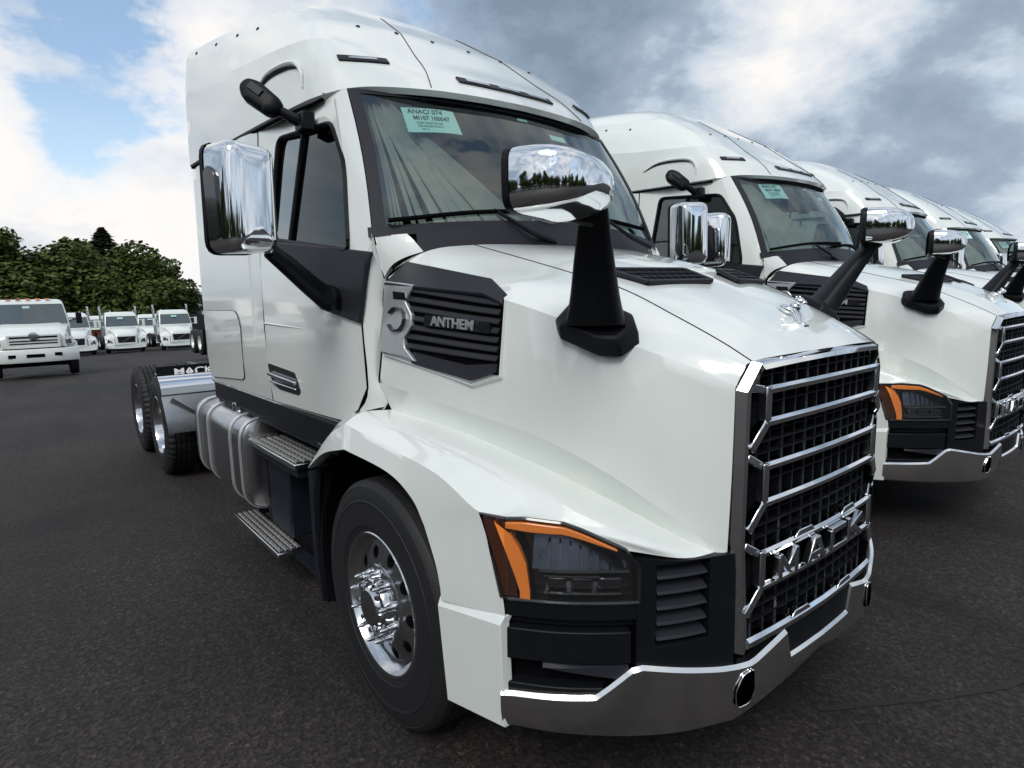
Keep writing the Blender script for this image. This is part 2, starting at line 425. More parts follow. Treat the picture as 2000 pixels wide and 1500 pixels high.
# ------------------------------------------------------------------ wheels
def tyre_profile(R0, w, grooves, lug=False):
    h = w / 2
    p = [(0.287, -h + 0.030), (0.296, -h + 0.012), (0.325, -h + 0.004), (0.327, -h + 0.0015), (0.36, -h), (0.42, -h + 0.001), (0.423, -h - 0.001), (0.43, -h - 0.001), (0.433, -h + 0.002), (0.465, -h + 0.006),
         (R0 - 0.032, -h + 0.012), (R0 - 0.029, -h + 0.010), (R0 - 0.014, -h + 0.021), (R0 - 0.004, -h + 0.034)]
    for gx in grooves:
        p += [(R0, gx - 0.0065), (R0 - 0.016, gx - 0.0045), (R0 - 0.016, gx + 0.0045), (R0, gx + 0.0065)]
    q = [(r, -a) for r, a in p[:14]][::-1]
    return p + q
def tyre(name, parent, c, w=0.28, drive=False):
    gr = [-0.068, -0.023, 0.023, 0.068]
    prof = tyre_profile(0.515, w, gr)
    def fn(r, a, j):
        if drive and abs(a) > 0.078 and r > 0.478 and j % 3 == 0: return r - 0.014
        if drive and abs(a) < 0.078 and r > 0.51 and j % 6 == 3: return r - 0.006
        return r
    return MB().lathe(prof, 150 if drive else 96, c, fn=fn).build(name, RUBBER, parent, angle=28)
def holes_disc(mb, c, r0, r1, a_of, nh, rh, rc, depth, mi=0):
    seg = 16
    for k in range(nh):
        t0, t1 = 2 * PI * (k - .5) / nh, 2 * PI * (k + .5) / nh; tc = 2 * PI * k / nh
        hole, outer = [], []
        for i in range(seg):
            al = 2 * PI * i / seg
            x, y = math.cos(al), math.sin(al)      # x radial, y tangential
            hole.append((rc + rh * x, tc + rh * y / rc))
            m = max(abs(x), abs(y)); bx, by = x / m, y / m
            rr = rc + (bx * (r1 - rc) if bx > 0 else bx * (rc - r0)); outer.append((rr, tc + by * (t1 - tc)))
        P = lambda r, t, d=0: (c[0] + a_of(r) + d, c[1] + r * math.cos(t), c[2] + r * math.sin(t))
        mb.grid([[P(*q) for q in outer], [P(r * .5 + r2 * .5, t * .5 + t2 * .5) for (r, t), (r2, t2) in zip(outer, hole)], [P(*q) for q in hole], [P(*q, depth) for q in hole]], mi, cu=True)
def steer_wheel(parent, sx):
    X, Y, Z = -0.995, 1.049, 0.515
    w = empty('wheel'); w.parent = parent; w.location = (X * sx, Y, Z)
    def B(mb, name, mat, **k): return mb.build(name, mat, w, sx=sx, **k)
    tyre('tyre', w, (0, 0, 0))
    rim = MB()
    rim.lathe([(0.287, -0.105), (0.297, -0.123), (0.302, -0.128), (0.297, -0.133), (0.287, -0.130), (0.279, -0.112), (0.270, -0.098), (0.258, -0.090), (0.252, -0.090)], 72)
    af = lambda r: -0.090 - (0.252 - r) / 0.09 * 0.022
    holes_disc(rim, (0, 0, 0), 0.160, 0.252, af, 10, 0.027, 0.208, 0.03)
    rim.lathe([(0.160, af(0.160)), (0.152, -0.118), (0.118, -0.124), (0.112, -0.124)], 60)
    rim.lathe([(0.262, 0.11), (0.255, -0.05), (0.287, -0.105)], 48)
    B(rim, 'rim', PALU, angle=30)
    B(MB().lathe([(0.25, -0.055), (0.0, -0.055)], 40), 'brake_drum', DARK)
    hub = MB().lathe([(0.118, -0.122), (0.114, -0.150), (0.108, -0.158), (0.084, -0.160), (0.078, -0.172), (0.072, -0.178), (0.03, -0.180), (0.0, -0.180)], 40)
    B(hub, 'hub', PALU, angle=30)
    me = None
    for k in range(10):
        t = 2 * PI * (k + .5) / 10
        if me is None:
            o = MB().lathe([(0.019, -0.116), (0.019, -0.128), (0.0145, -0.134), (0.013, -0.158), (0.009, -0.182), (0.004, -0.194), (0.0, -0.195)], 12).build('lug_nut', CHROME2, w, sx=sx, angle=40); me = o.data
        else:
            o = bpy.data.objects.new('lug_nut', me); COL.objects.link(o); o.parent = w
        o.location = (0, 0.136 * math.cos(t), 0.136 * math.sin(t))
        t2 = 2 * PI * k / 8
    mb = None
    for k in range(8):
        t = 2 * PI * k / 8
        if mb is None:
            o = MB().lathe([(0.011, -0.160), (0.011, -0.178), (0.0, -0.178)], 6).build('hub_bolt', CHROME2, w, sx=sx); mb = o.data
        else:
            o = bpy.data.objects.new('hub_bolt', mb); COL.objects.link(o); o.parent = w
        o.location = (0, 0.097 * math.cos(t), 0.097 * math.sin(t))
    return w
def drive_wheel(parent, sx, Y):
    w = empty('wheel'); w.parent = parent; w.location = (-1.005 * sx, Y, 0.515)
    tyre('tyre', w, (0, 0, 0), drive=True)
    tyre('tyre', w, (0.33 * sx, 0, 0), drive=True)
    rim = MB().lathe([(0.287, -0.105), (0.300, -0.124), (0.304, -0.128), (0.298, -0.133), (0.287, -0.128), (0.276, -0.10), (0.268, 0.02), (0.262, 0.05), (0.245, 0.07), (0.15, 0.062), (0.14, 0.06)], 56)
    rim.build('rim', PALU, w, sx=sx, angle=30)
    MB().lathe([(0.142, 0.062), (0.135, 0.02), (0.105, 0.01), (0.10, -0.075), (0.09, -0.085), (0.0, -0.088)], 36).build('hub', PALU, w, sx=sx, angle=30)
    MB().lathe([(0.26, 0.08), (0.26, 0.42), (0.0, 0.42)], 36).build('inner_rim', CHROME2, w, sx=sx)
    return w

# ------------------------------------------------------------------ semi truck surfaces
_pc = cr([(0, -.212), (.2, -.206), (.45, -.185), (.55, -.16), (.68, -.115), (.8, -.05), (.9, .025), (1.0, .12), (1.10, .25)], 120)
_px = [p[0] for p in _pc]; _py = [p[1] for p in _pc]
def pc(x, d=0.0):
    """front plan curve of the nose at lateral distance |x|, pushed out by d; returns left-side (x, y)"""
    a = abs(x); y = interp(a, _px, _py); f = (interp(a + .02, _px, _py) - interp(a - .02, _px, _py)) / .04 if a < 1.08 else 1.35
    l = math.hypot(f, 1)
    px, py = a + d * f / l, y - d / l
    return (-px if x <= 0 else px), py
def slab(mb, x0, x1, zb, zt, d_out, d_in, n=14, mi=0, dt=None):
    """curved slab following the nose between lateral x0..x1; zb, zt numbers or functions; dt extra push at the top"""
    rows = []
    for i in range(n):
        x = x0 + (x1 - x0) * i / (n - 1)
        b = zb(x) if callable(zb) else zb; t = zt(x) if callable(zt) else zt
        o = pc(x, d_out); o2 = pc(x, d_out if dt is None else dt); q = pc(x, d_in)
        rows.append([(*o, b), (*o2, t), (*q, t), (*q, b)])
    o_ = len(mb.v); mb.grid(rows, mi, cu=True)
    e = o_ + (n - 1) * 4
    mb.f += [(o_, o_ + 1, o_ + 2, o_ + 3), (e + 3, e + 2, e + 1, e)]; mb.m += [mi, mi]
    return mb

C0 = [(0, 1.02, 1.992), (0, .74, 1.945), (0, .46, 1.878), (0, .24, 1.805), (0, .05, 1.725), (0, -.105, 1.640), (0, -.205, 1.562)]
CQ = [(-.30, 1.04, 1.991), (-.29, .76, 1.940), (-.285, .47, 1.868), (-.28, .25, 1.794), (-.275, .055, 1.714), (-.265, -.10, 1.634), (-.26, -.198, 1.560)]
C1 = [(-.56, 1.09, 1.985), (-.54, .80, 1.912), (-.52, .53, 1.842), (-.50, .29, 1.775), (-.48, .08, 1.682), (-.462, -.075, 1.606), (-.45, -.175, 1.549)]
C15 = [(-.77, 1.15, 1.955), (-.755, .87, 1.872), (-.73, .55, 1.806), (-.66, .285, 1.732), (-.59, .09, 1.648), (-.535, -.055, 1.583), (-.49, -.172, 1.524)]
C2 = [(-.90, 1.255, 1.850), (-.888, .93, 1.808), (-.865, .55, 1.757), (-.79, .273, 1.676), (-.685, .09, 1.600), (-.59, -.04, 1.540), (-.516, -.162, 1.474)]
C25 = [(-.928, 1.265, 1.62), (-.917, .94, 1.585), (-.894, .60, 1.545), (-.838, .32, 1.483), (-.732, .105, 1.396), (-.628, -.035, 1.308), (-.524, -.164, 1.215)]
C3 = [(-.945, 1.30, 1.392), (-.935, .96, 1.370), (-.912, .67, 1.341), (-.855, .38, 1.300), (-.765, .14, 1.205), (-.655, -.015, 1.085), (-.530, -.160, .962)]
C4 = [(-0.94, 1.209, 1.284), (-0.883, 0.764, 1.251), (-0.832, 0.517, 1.202), (-0.776, 0.311, 1.151), (-0.695, 0.154, 1.082), (-0.610, -0.030, 1.000), (-0.552, -0.142, 0.958)]
C45 = [(-1.04, 1.29, 1.275), (-1.03, .88, 1.258), (-1.01, .56, 1.226), (-.965, .32, 1.165), (-.875, .115, 1.10), (-.795, -.04, 1.032), (-.69, -.106, .972)]
C5 = [(-1.118, 1.30, 1.235), (-1.122, .89, 1.203), (-1.120, .56, 1.172), (-1.107, .325, 1.096), (-1.045, .178, 1.108), (-.94, .063, 1.076), (-.835, -.022, 1.010)]
S_TOP = [(-1.125, 1.66, 1.02), (-1.125, 1.46, 1.160), (-1.118, 1.30, 1.235), (-1.122, .89, 1.203), (-1.120, .56, 1.176), (-1.105, .37, 1.112)]
S_BOT = [(-1.14, 1.72, .955), (-1.145, 1.50, 1.070), (-1.15, 1.25, 1.137), (-1.15, .87, 1.122), (-1.145, .70, 1.062), (-1.145, .62, .985)]
F_FRT = [(-1.107, .325, 1.096), (-1.105, .275, .975), (-1.104, .238, .86), (-1.103, .228, .795)]
F_REAR = [(-1.145, .62, .985), (-1.145, .555, .87), (-1.145, .53, .79), (-1.145, .527, .745)]

def cabx(y, z):
    b = interp(y, [1.2, 1.36, 1.7, 2.5, 4], [-.955, -.985, -1.012, -1.045, -1.05])
    tum = 0.135 * interp(z, [1.9, 2.05, 2.75], [0, .12, 1.0]) * interp(y, [1.2, 2.2, 2.7], [1, .8, .12])
    low = 0.02 * interp(z, [1.15, 1.35], [1, 0])
    return b + tum + low
def side_patch(mb, a, b, c, d, nu=8, nv=8, off=0.0, mi=0):
    """bilinear patch of the cab side; corners are (y, z)"""
    rows = []
    for i in range(nv):
        v = i / (nv - 1); row = []
        for j in range(nu):
            u = j / (nu - 1)
            y = (a[0] * (1 - u) + b[0] * u) * (1 - v) + (d[0] * (1 - u) + c[0] * u) * v
            z = (a[1] * (1 - u) + b[1] * u) * (1 - v) + (d[1] * (1 - u) + c[1] * u) * v
            row.append((cabx(y, z) - off, y, z))
        rows.append(row)
    return mb.grid(rows, mi)
def side_plate(mb, poly, off, th, mi=0, n=1):
    """solid plate on the cab side from an outline of (y, z)"""
    a = [(cabx(y, z) - off, y, z) for y, z in poly]; b = [(cabx(y, z) - off + th, y, z) for y, z in poly]
    return mb.hexa(a, b, mi)
def round_poly(poly, r, n=4):
    out = []
    m = len(poly)
    for i in range(m):
        p0, p1, p2 = (Vector(poly[(i + k) % m]) for k in (-1, 0, 1))
        a = (p0 - p1); b = (p2 - p1); ra = min(r, a.length / 2.2, b.length / 2.2)
        A = p1 + a.normalized() * ra; Bq = p1 + b.normalized() * ra
        for k in range(n + 1):
            t = k / n; out.append(tuple((1 - t) ** 2 * A + 2 * t * (1 - t) * p1 + t * t * Bq))
    return out
def ws_pt(u, v, off=0.0):
    """windshield surface: u -1..1 across, v 0 (bottom) .. 1 (top)"""
    xb, xt = .945 * u, .855 * u
    B = Vector((xb, 1.09 + .20 * u * u, 2.088 - .052 * u * u)); T = Vector((xt, 1.45 + .20 * u * u, 2.712 + .014 * u * u))
    p = B.lerp(T, v); p.y -= 0.035 * math.sin(PI * v)
    nrm = Vector((.25 * u, -.86, .5)).normalized()
    return p + nrm * off
L0_R = [(-1.05, 3.95, 2.755), (-1.04, 3.3, 2.742), (-1.02, 2.6, 2.722), (-0.985, 2.1, 2.714), (-0.935, 1.78, 2.715), (-0.8, 1.615, 2.735), (-0.55, 1.48, 2.735), (-0.28, 1.42, 2.735), (0, 1.4, 2.735)]
LM_R = [(-1.045, 3.95, 3), (-1.037, 3.3, 2.95), (-1.019, 2.6, 2.907), (-0.979, 2.126, 2.884), (-0.913, 1.817, 2.873), (-0.763, 1.696, 2.869), (-0.528, 1.608, 2.867), (-0.27, 1.572, 2.867), (0, 1.562, 2.867)]
L1_R = [(-1.035, 3.95, 3.278), (-1.027, 3.3, 3.176), (-1.005, 2.6, 3.076), (-0.961, 2.162, 3.036), (-0.878, 1.905, 3.02), (-0.719, 1.816, 3.005), (-0.503, 1.766, 2.991), (-0.254, 1.741, 2.984), (0, 1.736, 2.982)]
L2_R = [(-1.01, 3.95, 3.481), (-0.985, 3.3, 3.356), (-0.942, 2.72, 3.253), (-0.876, 2.323, 3.202), (-0.783, 2.111, 3.187), (-0.637, 2.048, 3.188), (-0.443, 2.02, 3.193), (-0.214, 2.014, 3.197), (0, 2.014, 3.199)]
L3_R = [(-0.988, 3.95, 3.543), (-0.925, 3.3, 3.468), (-0.852, 2.812, 3.412), (-0.773, 2.535, 3.389), (-0.673, 2.412, 3.382), (-0.533, 2.358, 3.384), (-0.368, 2.338, 3.387), (-0.174, 2.333, 3.392), (0, 2.333, 3.392)]
L4_R = [(-0.7, 3.95, 3.671), (-0.66, 3.4, 3.629), (-0.61, 3.029, 3.594), (-0.55, 2.838, 3.574), (-0.47, 2.738, 3.564), (-0.37, 2.698, 3.564), (-0.25, 2.684, 3.567), (-0.12, 2.684, 3.572), (0, 2.684, 3.572)]
L5_R = [(-0.3, 3.95, 3.765), (-0.28, 3.579, 3.733), (-0.26, 3.358, 3.711), (-0.22, 3.208, 3.694), (-0.18, 3.158, 3.689), (-0.14, 3.138, 3.686), (-0.09, 3.118, 3.686), (-0.04, 3.108, 3.686), (0, 3.108, 3.686)]

HBVH = [None]
def hood_pt(y, z):
    if HBVH[0]:
        r = HBVH[0].ray_cast(Vector((-3, y, z)), Vector((1, 0, 0)))[0]
        if r: return r.x
    """x of the flat part of the hood side where the vent sits"""
    return -.872 - .035 * (1.80 - z) / .4 - .030 * (y - .55)

def build_semi():
    T = empty('semi_truck')
    P = lambda mb, name, mat, par=T, **k: mb.build(name, mat, par, **k)
    sides = (1, -1)
    # ---------------- hood
    hood = MB()
    for sx in sides:
        q = MB()
        q.loft([C0, CQ, C1, C15, C2], 40, 26)
        q.loft([C2, C25, C3], 40, 14)
        # rear return down to the cowl
        q.grid([cr([(c[0][0], c[0][1], c[0][2]) for c in (C0, CQ, C1, C15, C2, C25, C3)], 30), cr([(c[0][0] * .985, c[0][1] + .015, c[0][2] - .10) for c in (C0, CQ, C1, C15)] + [(-.86, 1.30, 1.78), (-.88, 1.32, 1.6), (-.90, 1.36, 1.39)], 30)])
        for v in q.v: hood.v.append((v[0] * sx, v[1], v[2]))
        o = len(hood.v) - len(q.v)
        hood.f += [tuple(i + o for i in f) for f in q.f]; hood.m += q.m
    H = P(hood, 'hood', WHITE, angle=32)
    for sx in sides:
        P(MB().loft([C3, C4], 40, 4), 'hood_flare', WHITE, H, sx=sx, angle=32)
    from mathutils.bvhtree import BVHTree
    HBVH[0] = BVHTree.FromPolygons([v.co for v in H.data.vertices], [p.vertices[:] for p in H.data.polygons])
    for sx in sides:
        hr_ = cr([(c[0][0], c[0][1] + .004, c[0][2] - .003) for c in (C15, C2, C25, C3)], 24); P(MB().tube(hr_, .0055, 6), 'shut_line', DARK, H, sx=sx)
    # panel seams on the hood top, running from cowl to grille
    for sx in sides:
        s = cr(C1, 40); m = MB()
        m.tube([(p[0], p[1], p[2] + .0005) for p in s], .0022, 6)
        P(m, 'panel_seam', DARK, H, sx=sx)
    # hood top vents
    def htop(x, y, off=0.0):
        r = HBVH[0].ray_cast(Vector((x, y, 5)), Vector((0, 0, -1)))[0]
        return Vector((x, y, r.z + off))
    for sx in sides:
        v = empty('hood_vent'); v.parent = T
        a, b, c, d = htop(-.435, .435, .010), htop(-.115, .315, .012), htop(-.09, .205, .006), htop(-.395, .265, .006)
        for t_ in (.25, .5, .75):
            for u_ in (.25, .5, .75):
                p_ = a.lerp(b, t_).lerp(d.lerp(c, t_), u_); h_ = htop(p_.x, p_.y, .004)
                if h_.z > p_.z:
                    for q_ in (a, b, c, d): q_.z += h_.z - p_.z
        fr = MB().hexa([a, b, c, d], [(p[0], p[1] + .02, p[2] - .05) for p in (a, b, c, d)])
        P(fr, 'vent_recess', DARK, v, sx=sx)
        A, Bv, Cv, D = map(Vector, (a, b, c, d)); nrm = (Bv - A).cross(D - A).normalized()
        if nrm.z < 0: nrm = -nrm
        rimm = MB()
        for p_, q_ in ((A, Bv), (Bv, Cv), (Cv, D), (D, A)): rimm.bar(p_ + nrm * .004, q_ + nrm * .004, .016, .016, nrm)
        P(rimm, 'vent_rim', GRAYPL, v, sx=sx, bevel=.003)
        for i in range(1, 9):
            t = i / 9
            p0, p1 = A.lerp(Bv, t), D.lerp(Cv, min(1, t + .06))
            P(MB().bar(p0 + nrm * .002, p1 + nrm * .002, .006, .008, nrm), 'lattice_bar', GRAYPL, v, sx=sx)
        for t in (.35, .68):
            P(MB().bar(A.lerp(D, t) + nrm * .004, Bv.lerp(Cv, t) + nrm * .004, .007, .012, nrm), 'lattice_bar', GRAYPL, v, sx=sx)
    # ---------------- side vent
    for sx in sides:
        SV = empty('side_vent'); SV.parent = T
        yy = lambda y: .49 + (y - .49) * .86
        hp = lambda y, z, d: (hood_pt(yy(y), z) - d, yy(y), z)
        out = [(1.365, 1.842), (.58, 1.80), (.490, 1.757), (.490, 1.475), (.655, 1.432), (1.39, 1.512)]
        inn = [(1.352, 1.832), (.59, 1.785), (.500, 1.748), (.500, 1.488), (.662, 1.448), (1.375, 1.526)]
        bz = MB()
        oc = [hp(y, z, -.006) for y, z in out]; om = [hp(y, z, .018) for y, z in inn]; oi = [hp(y, z, .002) for y, z in inn]
        bz.grid([oc, om, oi], cu=True)
        P(bz, 'vent_bezel', WHITE, SV, sx=sx, bevel=.004)
        vb = MB(); vb.grid([[hp(1.36 + (.505 - 1.36) * j / 14, (1.53 if j < 12 else 1.49) * (1 - t) + t * (1.825 - .09 * j / 14), .006) for j in range(15)] for t in (0, .2, .4, .6, .8, 1)])
        vb.grid([[hp(y, z, .0055) for y, z in ((1.30, 1.545), (.68, 1.47), (.52, 1.50))], [hp(y, z, .0055) for y, z in ((1.30, 1.58), (.68, 1.56), (.52, 1.56))]])
        P(vb, 'vent_back', DARK, SV, sx=sx)
        # black visor over the shoulder
        vis = MB()
        lo = [hp(1.37, 1.822, .030), hp(.60, 1.766, .030), hp(.497, 1.734, .024)]
        hi = [(-.842, 1.20, 1.918), (-.820, .63, 1.826), (-.850, .52, 1.778)]
        a4 = [lo[0], lo[1], lo[2], hi[2], hi[1], hi[0]]
        vis.hexa(a4, [(x + .035, y, z - .03) for x, y, z in a4])
        P(vis, 'vent_visor', GRAYPL, SV, sx=sx, bevel=.006)
        low = MB(); a4 = [hp(1.10, 1.50, .015), hp(.662, 1.462, .015), hp(.52, 1.50, .015), hp(.52, 1.53, .008), hp(.70, 1.515, .008), hp(1.10, 1.545, .008)]
        low.hexa(a4, [(x + .02, y, z) for x, y, z in a4]); P(low, 'vent_sill', GRAYPL, SV, sx=sx)
        for i in range(7):
            t = (i + .6) / 7.2
            zf, zr = 1.525 + (1.752 - 1.525) * t, 1.545 + (1.815 - 1.545) * t
            m = MB(); y0, y1 = 1.16, .515
            ys_l = [y0 + (y1 - y0) * q / 8 for q in range(9)]
            zz = lambda y: zr + (zf - zr) * (y - y0) / (y1 - y0)
            m.grid([[hp(y, zz(y) - .008, .016) for y in ys_l], [hp(y, zz(y) - .002, .018) for y in ys_l], [hp(y, zz(y) + .014, .007) for y in ys_l], [hp(y, zz(y) + .006, .007) for y in ys_l]], cv=True); P(m, 'louvre', GRAYPL, SV, sx=sx, bevel=.002)
        ch = [(1.37, 1.835), (1.10, 1.812), (1.15, 1.77), (1.165, 1.745), (1.105, 1.695), (1.10, 1.65), (1.16, 1.60), (1.15, 1.56), (1.06, 1.51), (1.17, 1.525), (1.375, 1.535)]
        m = MB(); m.hexa([hp(y, z, .024) for y, z in ch], [hp(y, z, .006) for y, z in ch]); P(m, 'chrome_plate', STRAP, SV, sx=sx, bevel=.003)
        m = MB()
        for i in range(12):
            if i in (0, 11): continue
            t0, t1 = 2 * PI * i / 12, 2 * PI * (i + 1) / 12
            m.bar(hp(1.225 + .075 * math.cos(t0), 1.675 + .048 * math.sin(t0), .026), hp(1.225 + .075 * math.cos(t1), 1.675 + .048 * math.sin(t1), .026), .008, .022, (1, 0, 0))
        m.hexa([hp(1.28, 1.79, .026), hp(1.17, 1.782, .026), hp(1.155, 1.752, .026), hp(1.27, 1.758, .026)], [hp(1.28, 1.79, .02), hp(1.17, 1.782, .02), hp(1.155, 1.752, .02), hp(1.27, 1.758, .02)])
        P(m, 'plate_emblem', GLOSSBK, SV, sx=sx)
        bk = [(1.0, 1.695), (.555, 1.672), (.555, 1.632), (1.0, 1.652)]
        m = MB(); m.hexa([hp(y, z, .021) for y, z in bk], [hp(y, z, .006) for y, z in bk]); P(m, 'badge_plate', PLASTIC, SV, sx=sx)
        c = hp(.79, 1.664, .0225); c = (c[0] * sx, c[1], c[2])
        d0 = Vector((hood_pt(.57, 1.66) - hood_pt(.93, 1.66), -.36, -.02)); d0.x *= sx
        if sx < 0: d0 = -d0
        text_obj('badge_lettering', 'ANTHEM', .050, .003, STRAP, SV, frame_mtx(c, d0, (0, 0, 1)), bold=.0012, squash=1.25)
    # ---------------- fenders
    for sx in sides:
        f = MB()
        f.loft([C4, C45, C5], 37, 12)
        f.loft([S_TOP[:3], S_BOT[:3]], 19, 6)
        tp_ = cr(C5, 37)[:19]; bt_ = cr(S_BOT[2:], 19)
        f.grid([[a.lerp(b, k / 5) for a, b in zip(tp_, bt_)] for k in range(6)])
        f.loft([F_FRT, F_REAR], 14, 6)
        # rear shoulder between cowl and skirt
        f.grid([cr([(-.935, 1.26, 1.292), (-1.04, 1.29, 1.275), (-1.118, 1.30, 1.235)], 6), cr([(-.98, 1.48, 1.245), (-1.06, 1.49, 1.205), (-1.125, 1.46, 1.160)], 6), cr([(-1.01, 1.72, 1.07), (-1.06, 1.70, 1.05), (-1.125, 1.66, 1.02)], 6), cr([(-1.02, 1.78, .975), (-1.06, 1.76, .965), (-1.14, 1.72, .955)], 6)])
        lip = cr(S_BOT[:3], 19) + cr(S_BOT[2:], 19)[1:] + cr(F_REAR, 14)[1:]
        f.grid([lip, [(p[0] + .012, p[1], p[2] - .006) for p in lip], [(p[0] + .06, p[1] , p[2] + .002) for p in lip]])
        F = P(f, 'fender', WHITE, sx=sx, angle=38)
        # lower corner piece
        m = MB()
        a = [(-1.122, .232, .772), (-1.150, .545, .722), (-1.150, .505, .39), (-1.108, .236, .420)]
        chamf = [(-1.106, .230, .797), (-1.132, .555, .747)]
        inn = [(x + .04, y, z) for x, y, z in a]
        m.hexa(a, inn)
        m.hexa([a[0], a[1], chamf[1], chamf[0]], [(x + .04, y, z) for x, y, z in (a[0], a[1], chamf[1], chamf[0])])
        P(m, 'corner_panel', WHITE, F, sx=sx, bevel=.004, angle=8)
        # arch liner
        m = MB(); rows = []
        for i in range(22):
            t = R(-28 + 215 * i / 21)
            y, z = 1.085 + .60 * math.cos(t), .56 + .585 * math.sin(t)
            rows.append([(-1.09, y, z), (-.6, y, z), (-.45, y, z)])
        m.grid(rows); P(m, 'arch_liner', DARK, F, sx=sx)
        m = MB()
        m.tube([(-1.10, 1.69, .94), (-1.105, 1.71, .80), (-1.10, 1.72, .55), (-1.09, 1.72, .26)], [.018, .024, .024, .02], 8)
        m.box(-1.09, -.62, 1.70, 1.725, .25, .95); P(m, 'splash_flap', PLASTIC, F, sx=sx)
    # ---------------- nose panels, headlights
    ztop = lambda x: interp(abs(x), [.50, .58, .69, .80, .86], [.958, .962, .968, .985, 1.0])
    for sx in sides:
        NP = empty('nose_panel'); NP.parent = T
        m = MB()
        slab(m, -.505, -.600, .56, ztop, .004, -.08, 6)
        slab(m, -.765, -.815, .64, ztop, .004, -.08, 5)
        slab(m, -.600, -.765, lambda x: .962, ztop, .006, -.08, 6)
        slab(m, -.600, -.765, .585, .70, .004, -.08, 6)
        slab(m, -.815, -1.094, .795, .848, .002, -.07, 10)
        slab(m, -.815, -1.094, .765, .795, -.022, -.08, 10)
        P(m, 'panel_surround', PLASTIC, NP, sx=sx, bevel=.004)
        P(slab(MB(), -.595, -.77, .69, .975, -.075, -.085, 6), 'recess_back', DARK, NP, sx=sx)
        for i in range(5):
            z = .716 + i * .049
            m = MB(); rows = []
            for k in range(5):
                x = -.604 - .156 * k / 4
                rows.append([(*pc(x, .0), z), (*pc(x, -.004), z + .008), (*pc(x, -.07), z + .034), (*pc(x, -.07), z + .026)])
            m.grid(rows, cu=True); n0 = len(m.v)
            m.f += [(0, 1, 2, 3), (n0 - 1, n0 - 2, n0 - 3, n0 - 4)]; m.m += [0, 0]
            P(m, 'louvre', GRAYPL, NP, sx=sx, bevel=.0015)
        # lower black pocket
        m = MB()
        slab(m, -.828, -1.094, .655, .757, .006, -.06, 12)
        slab(m, -.828, -1.094, .545, .575, .004, -.06, 12)
        P(m, 'pocket_panel', PLASTIC, NP, sx=sx, bevel=.004)
        m = MB(); rows = []
        for k in range(10):
            x = -.834 - .19 * k / 9; s = k / 9
            rows.append([(*pc(x, .004), .648 - .012 * s), (*pc(x, .003 - .0 * s), .60 + .036 * s), (*pc(x, -.05 + .045 * s), .592 + .04 * s), (*pc(x, -.05 + .045 * s), .655)])
        m.grid(rows, cu=True); P(m, 'pocket_blade', GRAYPL, NP, sx=sx)
        P(slab(MB(), -.82, -1.094, .56, .66, -.04, -.06, 12), 'recess_back', DARK, NP, sx=sx)
        # headlight
        HL = empty('headlight'); HL.parent = T
        zt = lambda x: interp(abs(x), [.808, .841, .903, .94, .979, 1.052, 1.10], [.955, 1.012, 1.052, 1.075, 1.095, 1.104, 1.098])
        m = MB(); slab(m, -.808, -1.090, .850, lambda x: zt(x) - .002, -.045, -.075, 20); P(m, 'housing', GLOSSBK, HL, sx=sx)
        m = MB(); rows = []
        # black outer rim
        n = 24
        bot = [(*pc(-.808 - .280 * i / (n - 1), .004), .851) for i in range(n)]
        top = [(*pc(-.808 - .280 * i / (n - 1), .004), zt(.808 + .280 * i / (n - 1)) + .003) for i in range(n)]
        m.tube(top, .0065, 6); m.tube(bot, .006, 6); m.tube([bot[0], top[0]], .0065, 6)
        m.tube([top[-1], (-1.110, .330, 1.098), (-1.108, .278, .975), (-1.106, .240, .858), bot[-1]], .007, 6)
        P(m, 'lamp_rim', GLOSSBK, HL, sx=sx)
        # amber strips: up the outer edge and along the top
        ao = [(-1.100, .272, 1.089), (-1.096, .242, 1.035), (-1.083, .224, .975), (-1.072, .210, .925), (-1.064, .200, .880), (-1.064, .200, .859)]
        ai = [(-1.080, .222, 1.062), (-1.064, .200, 1.022), (-1.052, .184, .975), (-1.048, .178, .925), (-1.045, .175, .880), (-1.045, .175, .859)]
        m = MB(); push = lambda p, d: (p[0] - d * .75, p[1] - d * .66, p[2])
        m.grid([[push(p, .012) for p in ao], [push(p, .014) for p in ai], [push(p, -.01) for p in ai], [push(p, -.01) for p in ao]], cv=True); P(m, 'amber_strip', AMBER, HL, sx=sx)
        m = MB(); slab(m, -.862, -1.088, lambda x: zt(x) - interp(abs(x), [.862, .93, 1.0, 1.05, 1.088], [.014, .025, .033, .037, .026]), lambda x: zt(x) - .007, .010, -.02, 16); P(m, 'amber_strip', AMBER, HL, sx=sx, bevel=.003)
        m = MB(); slab(m, -1.070, -1.088, .858, lambda x: zt(x) - .008, .0, -.03, 4); P(m, 'amber_reflector', AMBERD, HL, sx=sx)
        m = MB(); wa = [(-1.110, .328, 1.094), (-1.108, .276, .975), (-1.106, .240, .862), (-1.086, .226, .856), (-1.084, .224, 1.094)]
        m.hexa(wa, [(x + .05, y + .01, z) for x, y, z in wa]); P(m, 'amber_reflector', AMBERD, HL, sx=sx, bevel=.003)
        # inner lamp units
        m = MB()
        slab(m, -.83, -1.03, .938, .946, -.012, -.045, 10); slab(m, -.85, -1.02, .872, .877, -.006, -.045, 10)
        slab(m, -.90, -1.02, .926, .930, -.008, -.03, 8)
        P(m, 'lamp_blade', CHROME2, HL, sx=sx)
        for xa_, xb_ in ((-.845, -.905), (-.915, -.965), (-.975, -1.015)):
            m = MB(); slab(m, xa_, xb_, .882, .920, -.020, -.04, 5); P(m, 'projector', GLOSSBK, HL, sx=sx, bevel=.006)
        m = MB(); slab(m, -.845, -1.040, .955, lambda x: zt(x) - .046, .006, -.05, 10, dt=-.034); P(m, 'reflector_bowl', BOWL, HL, sx=sx)
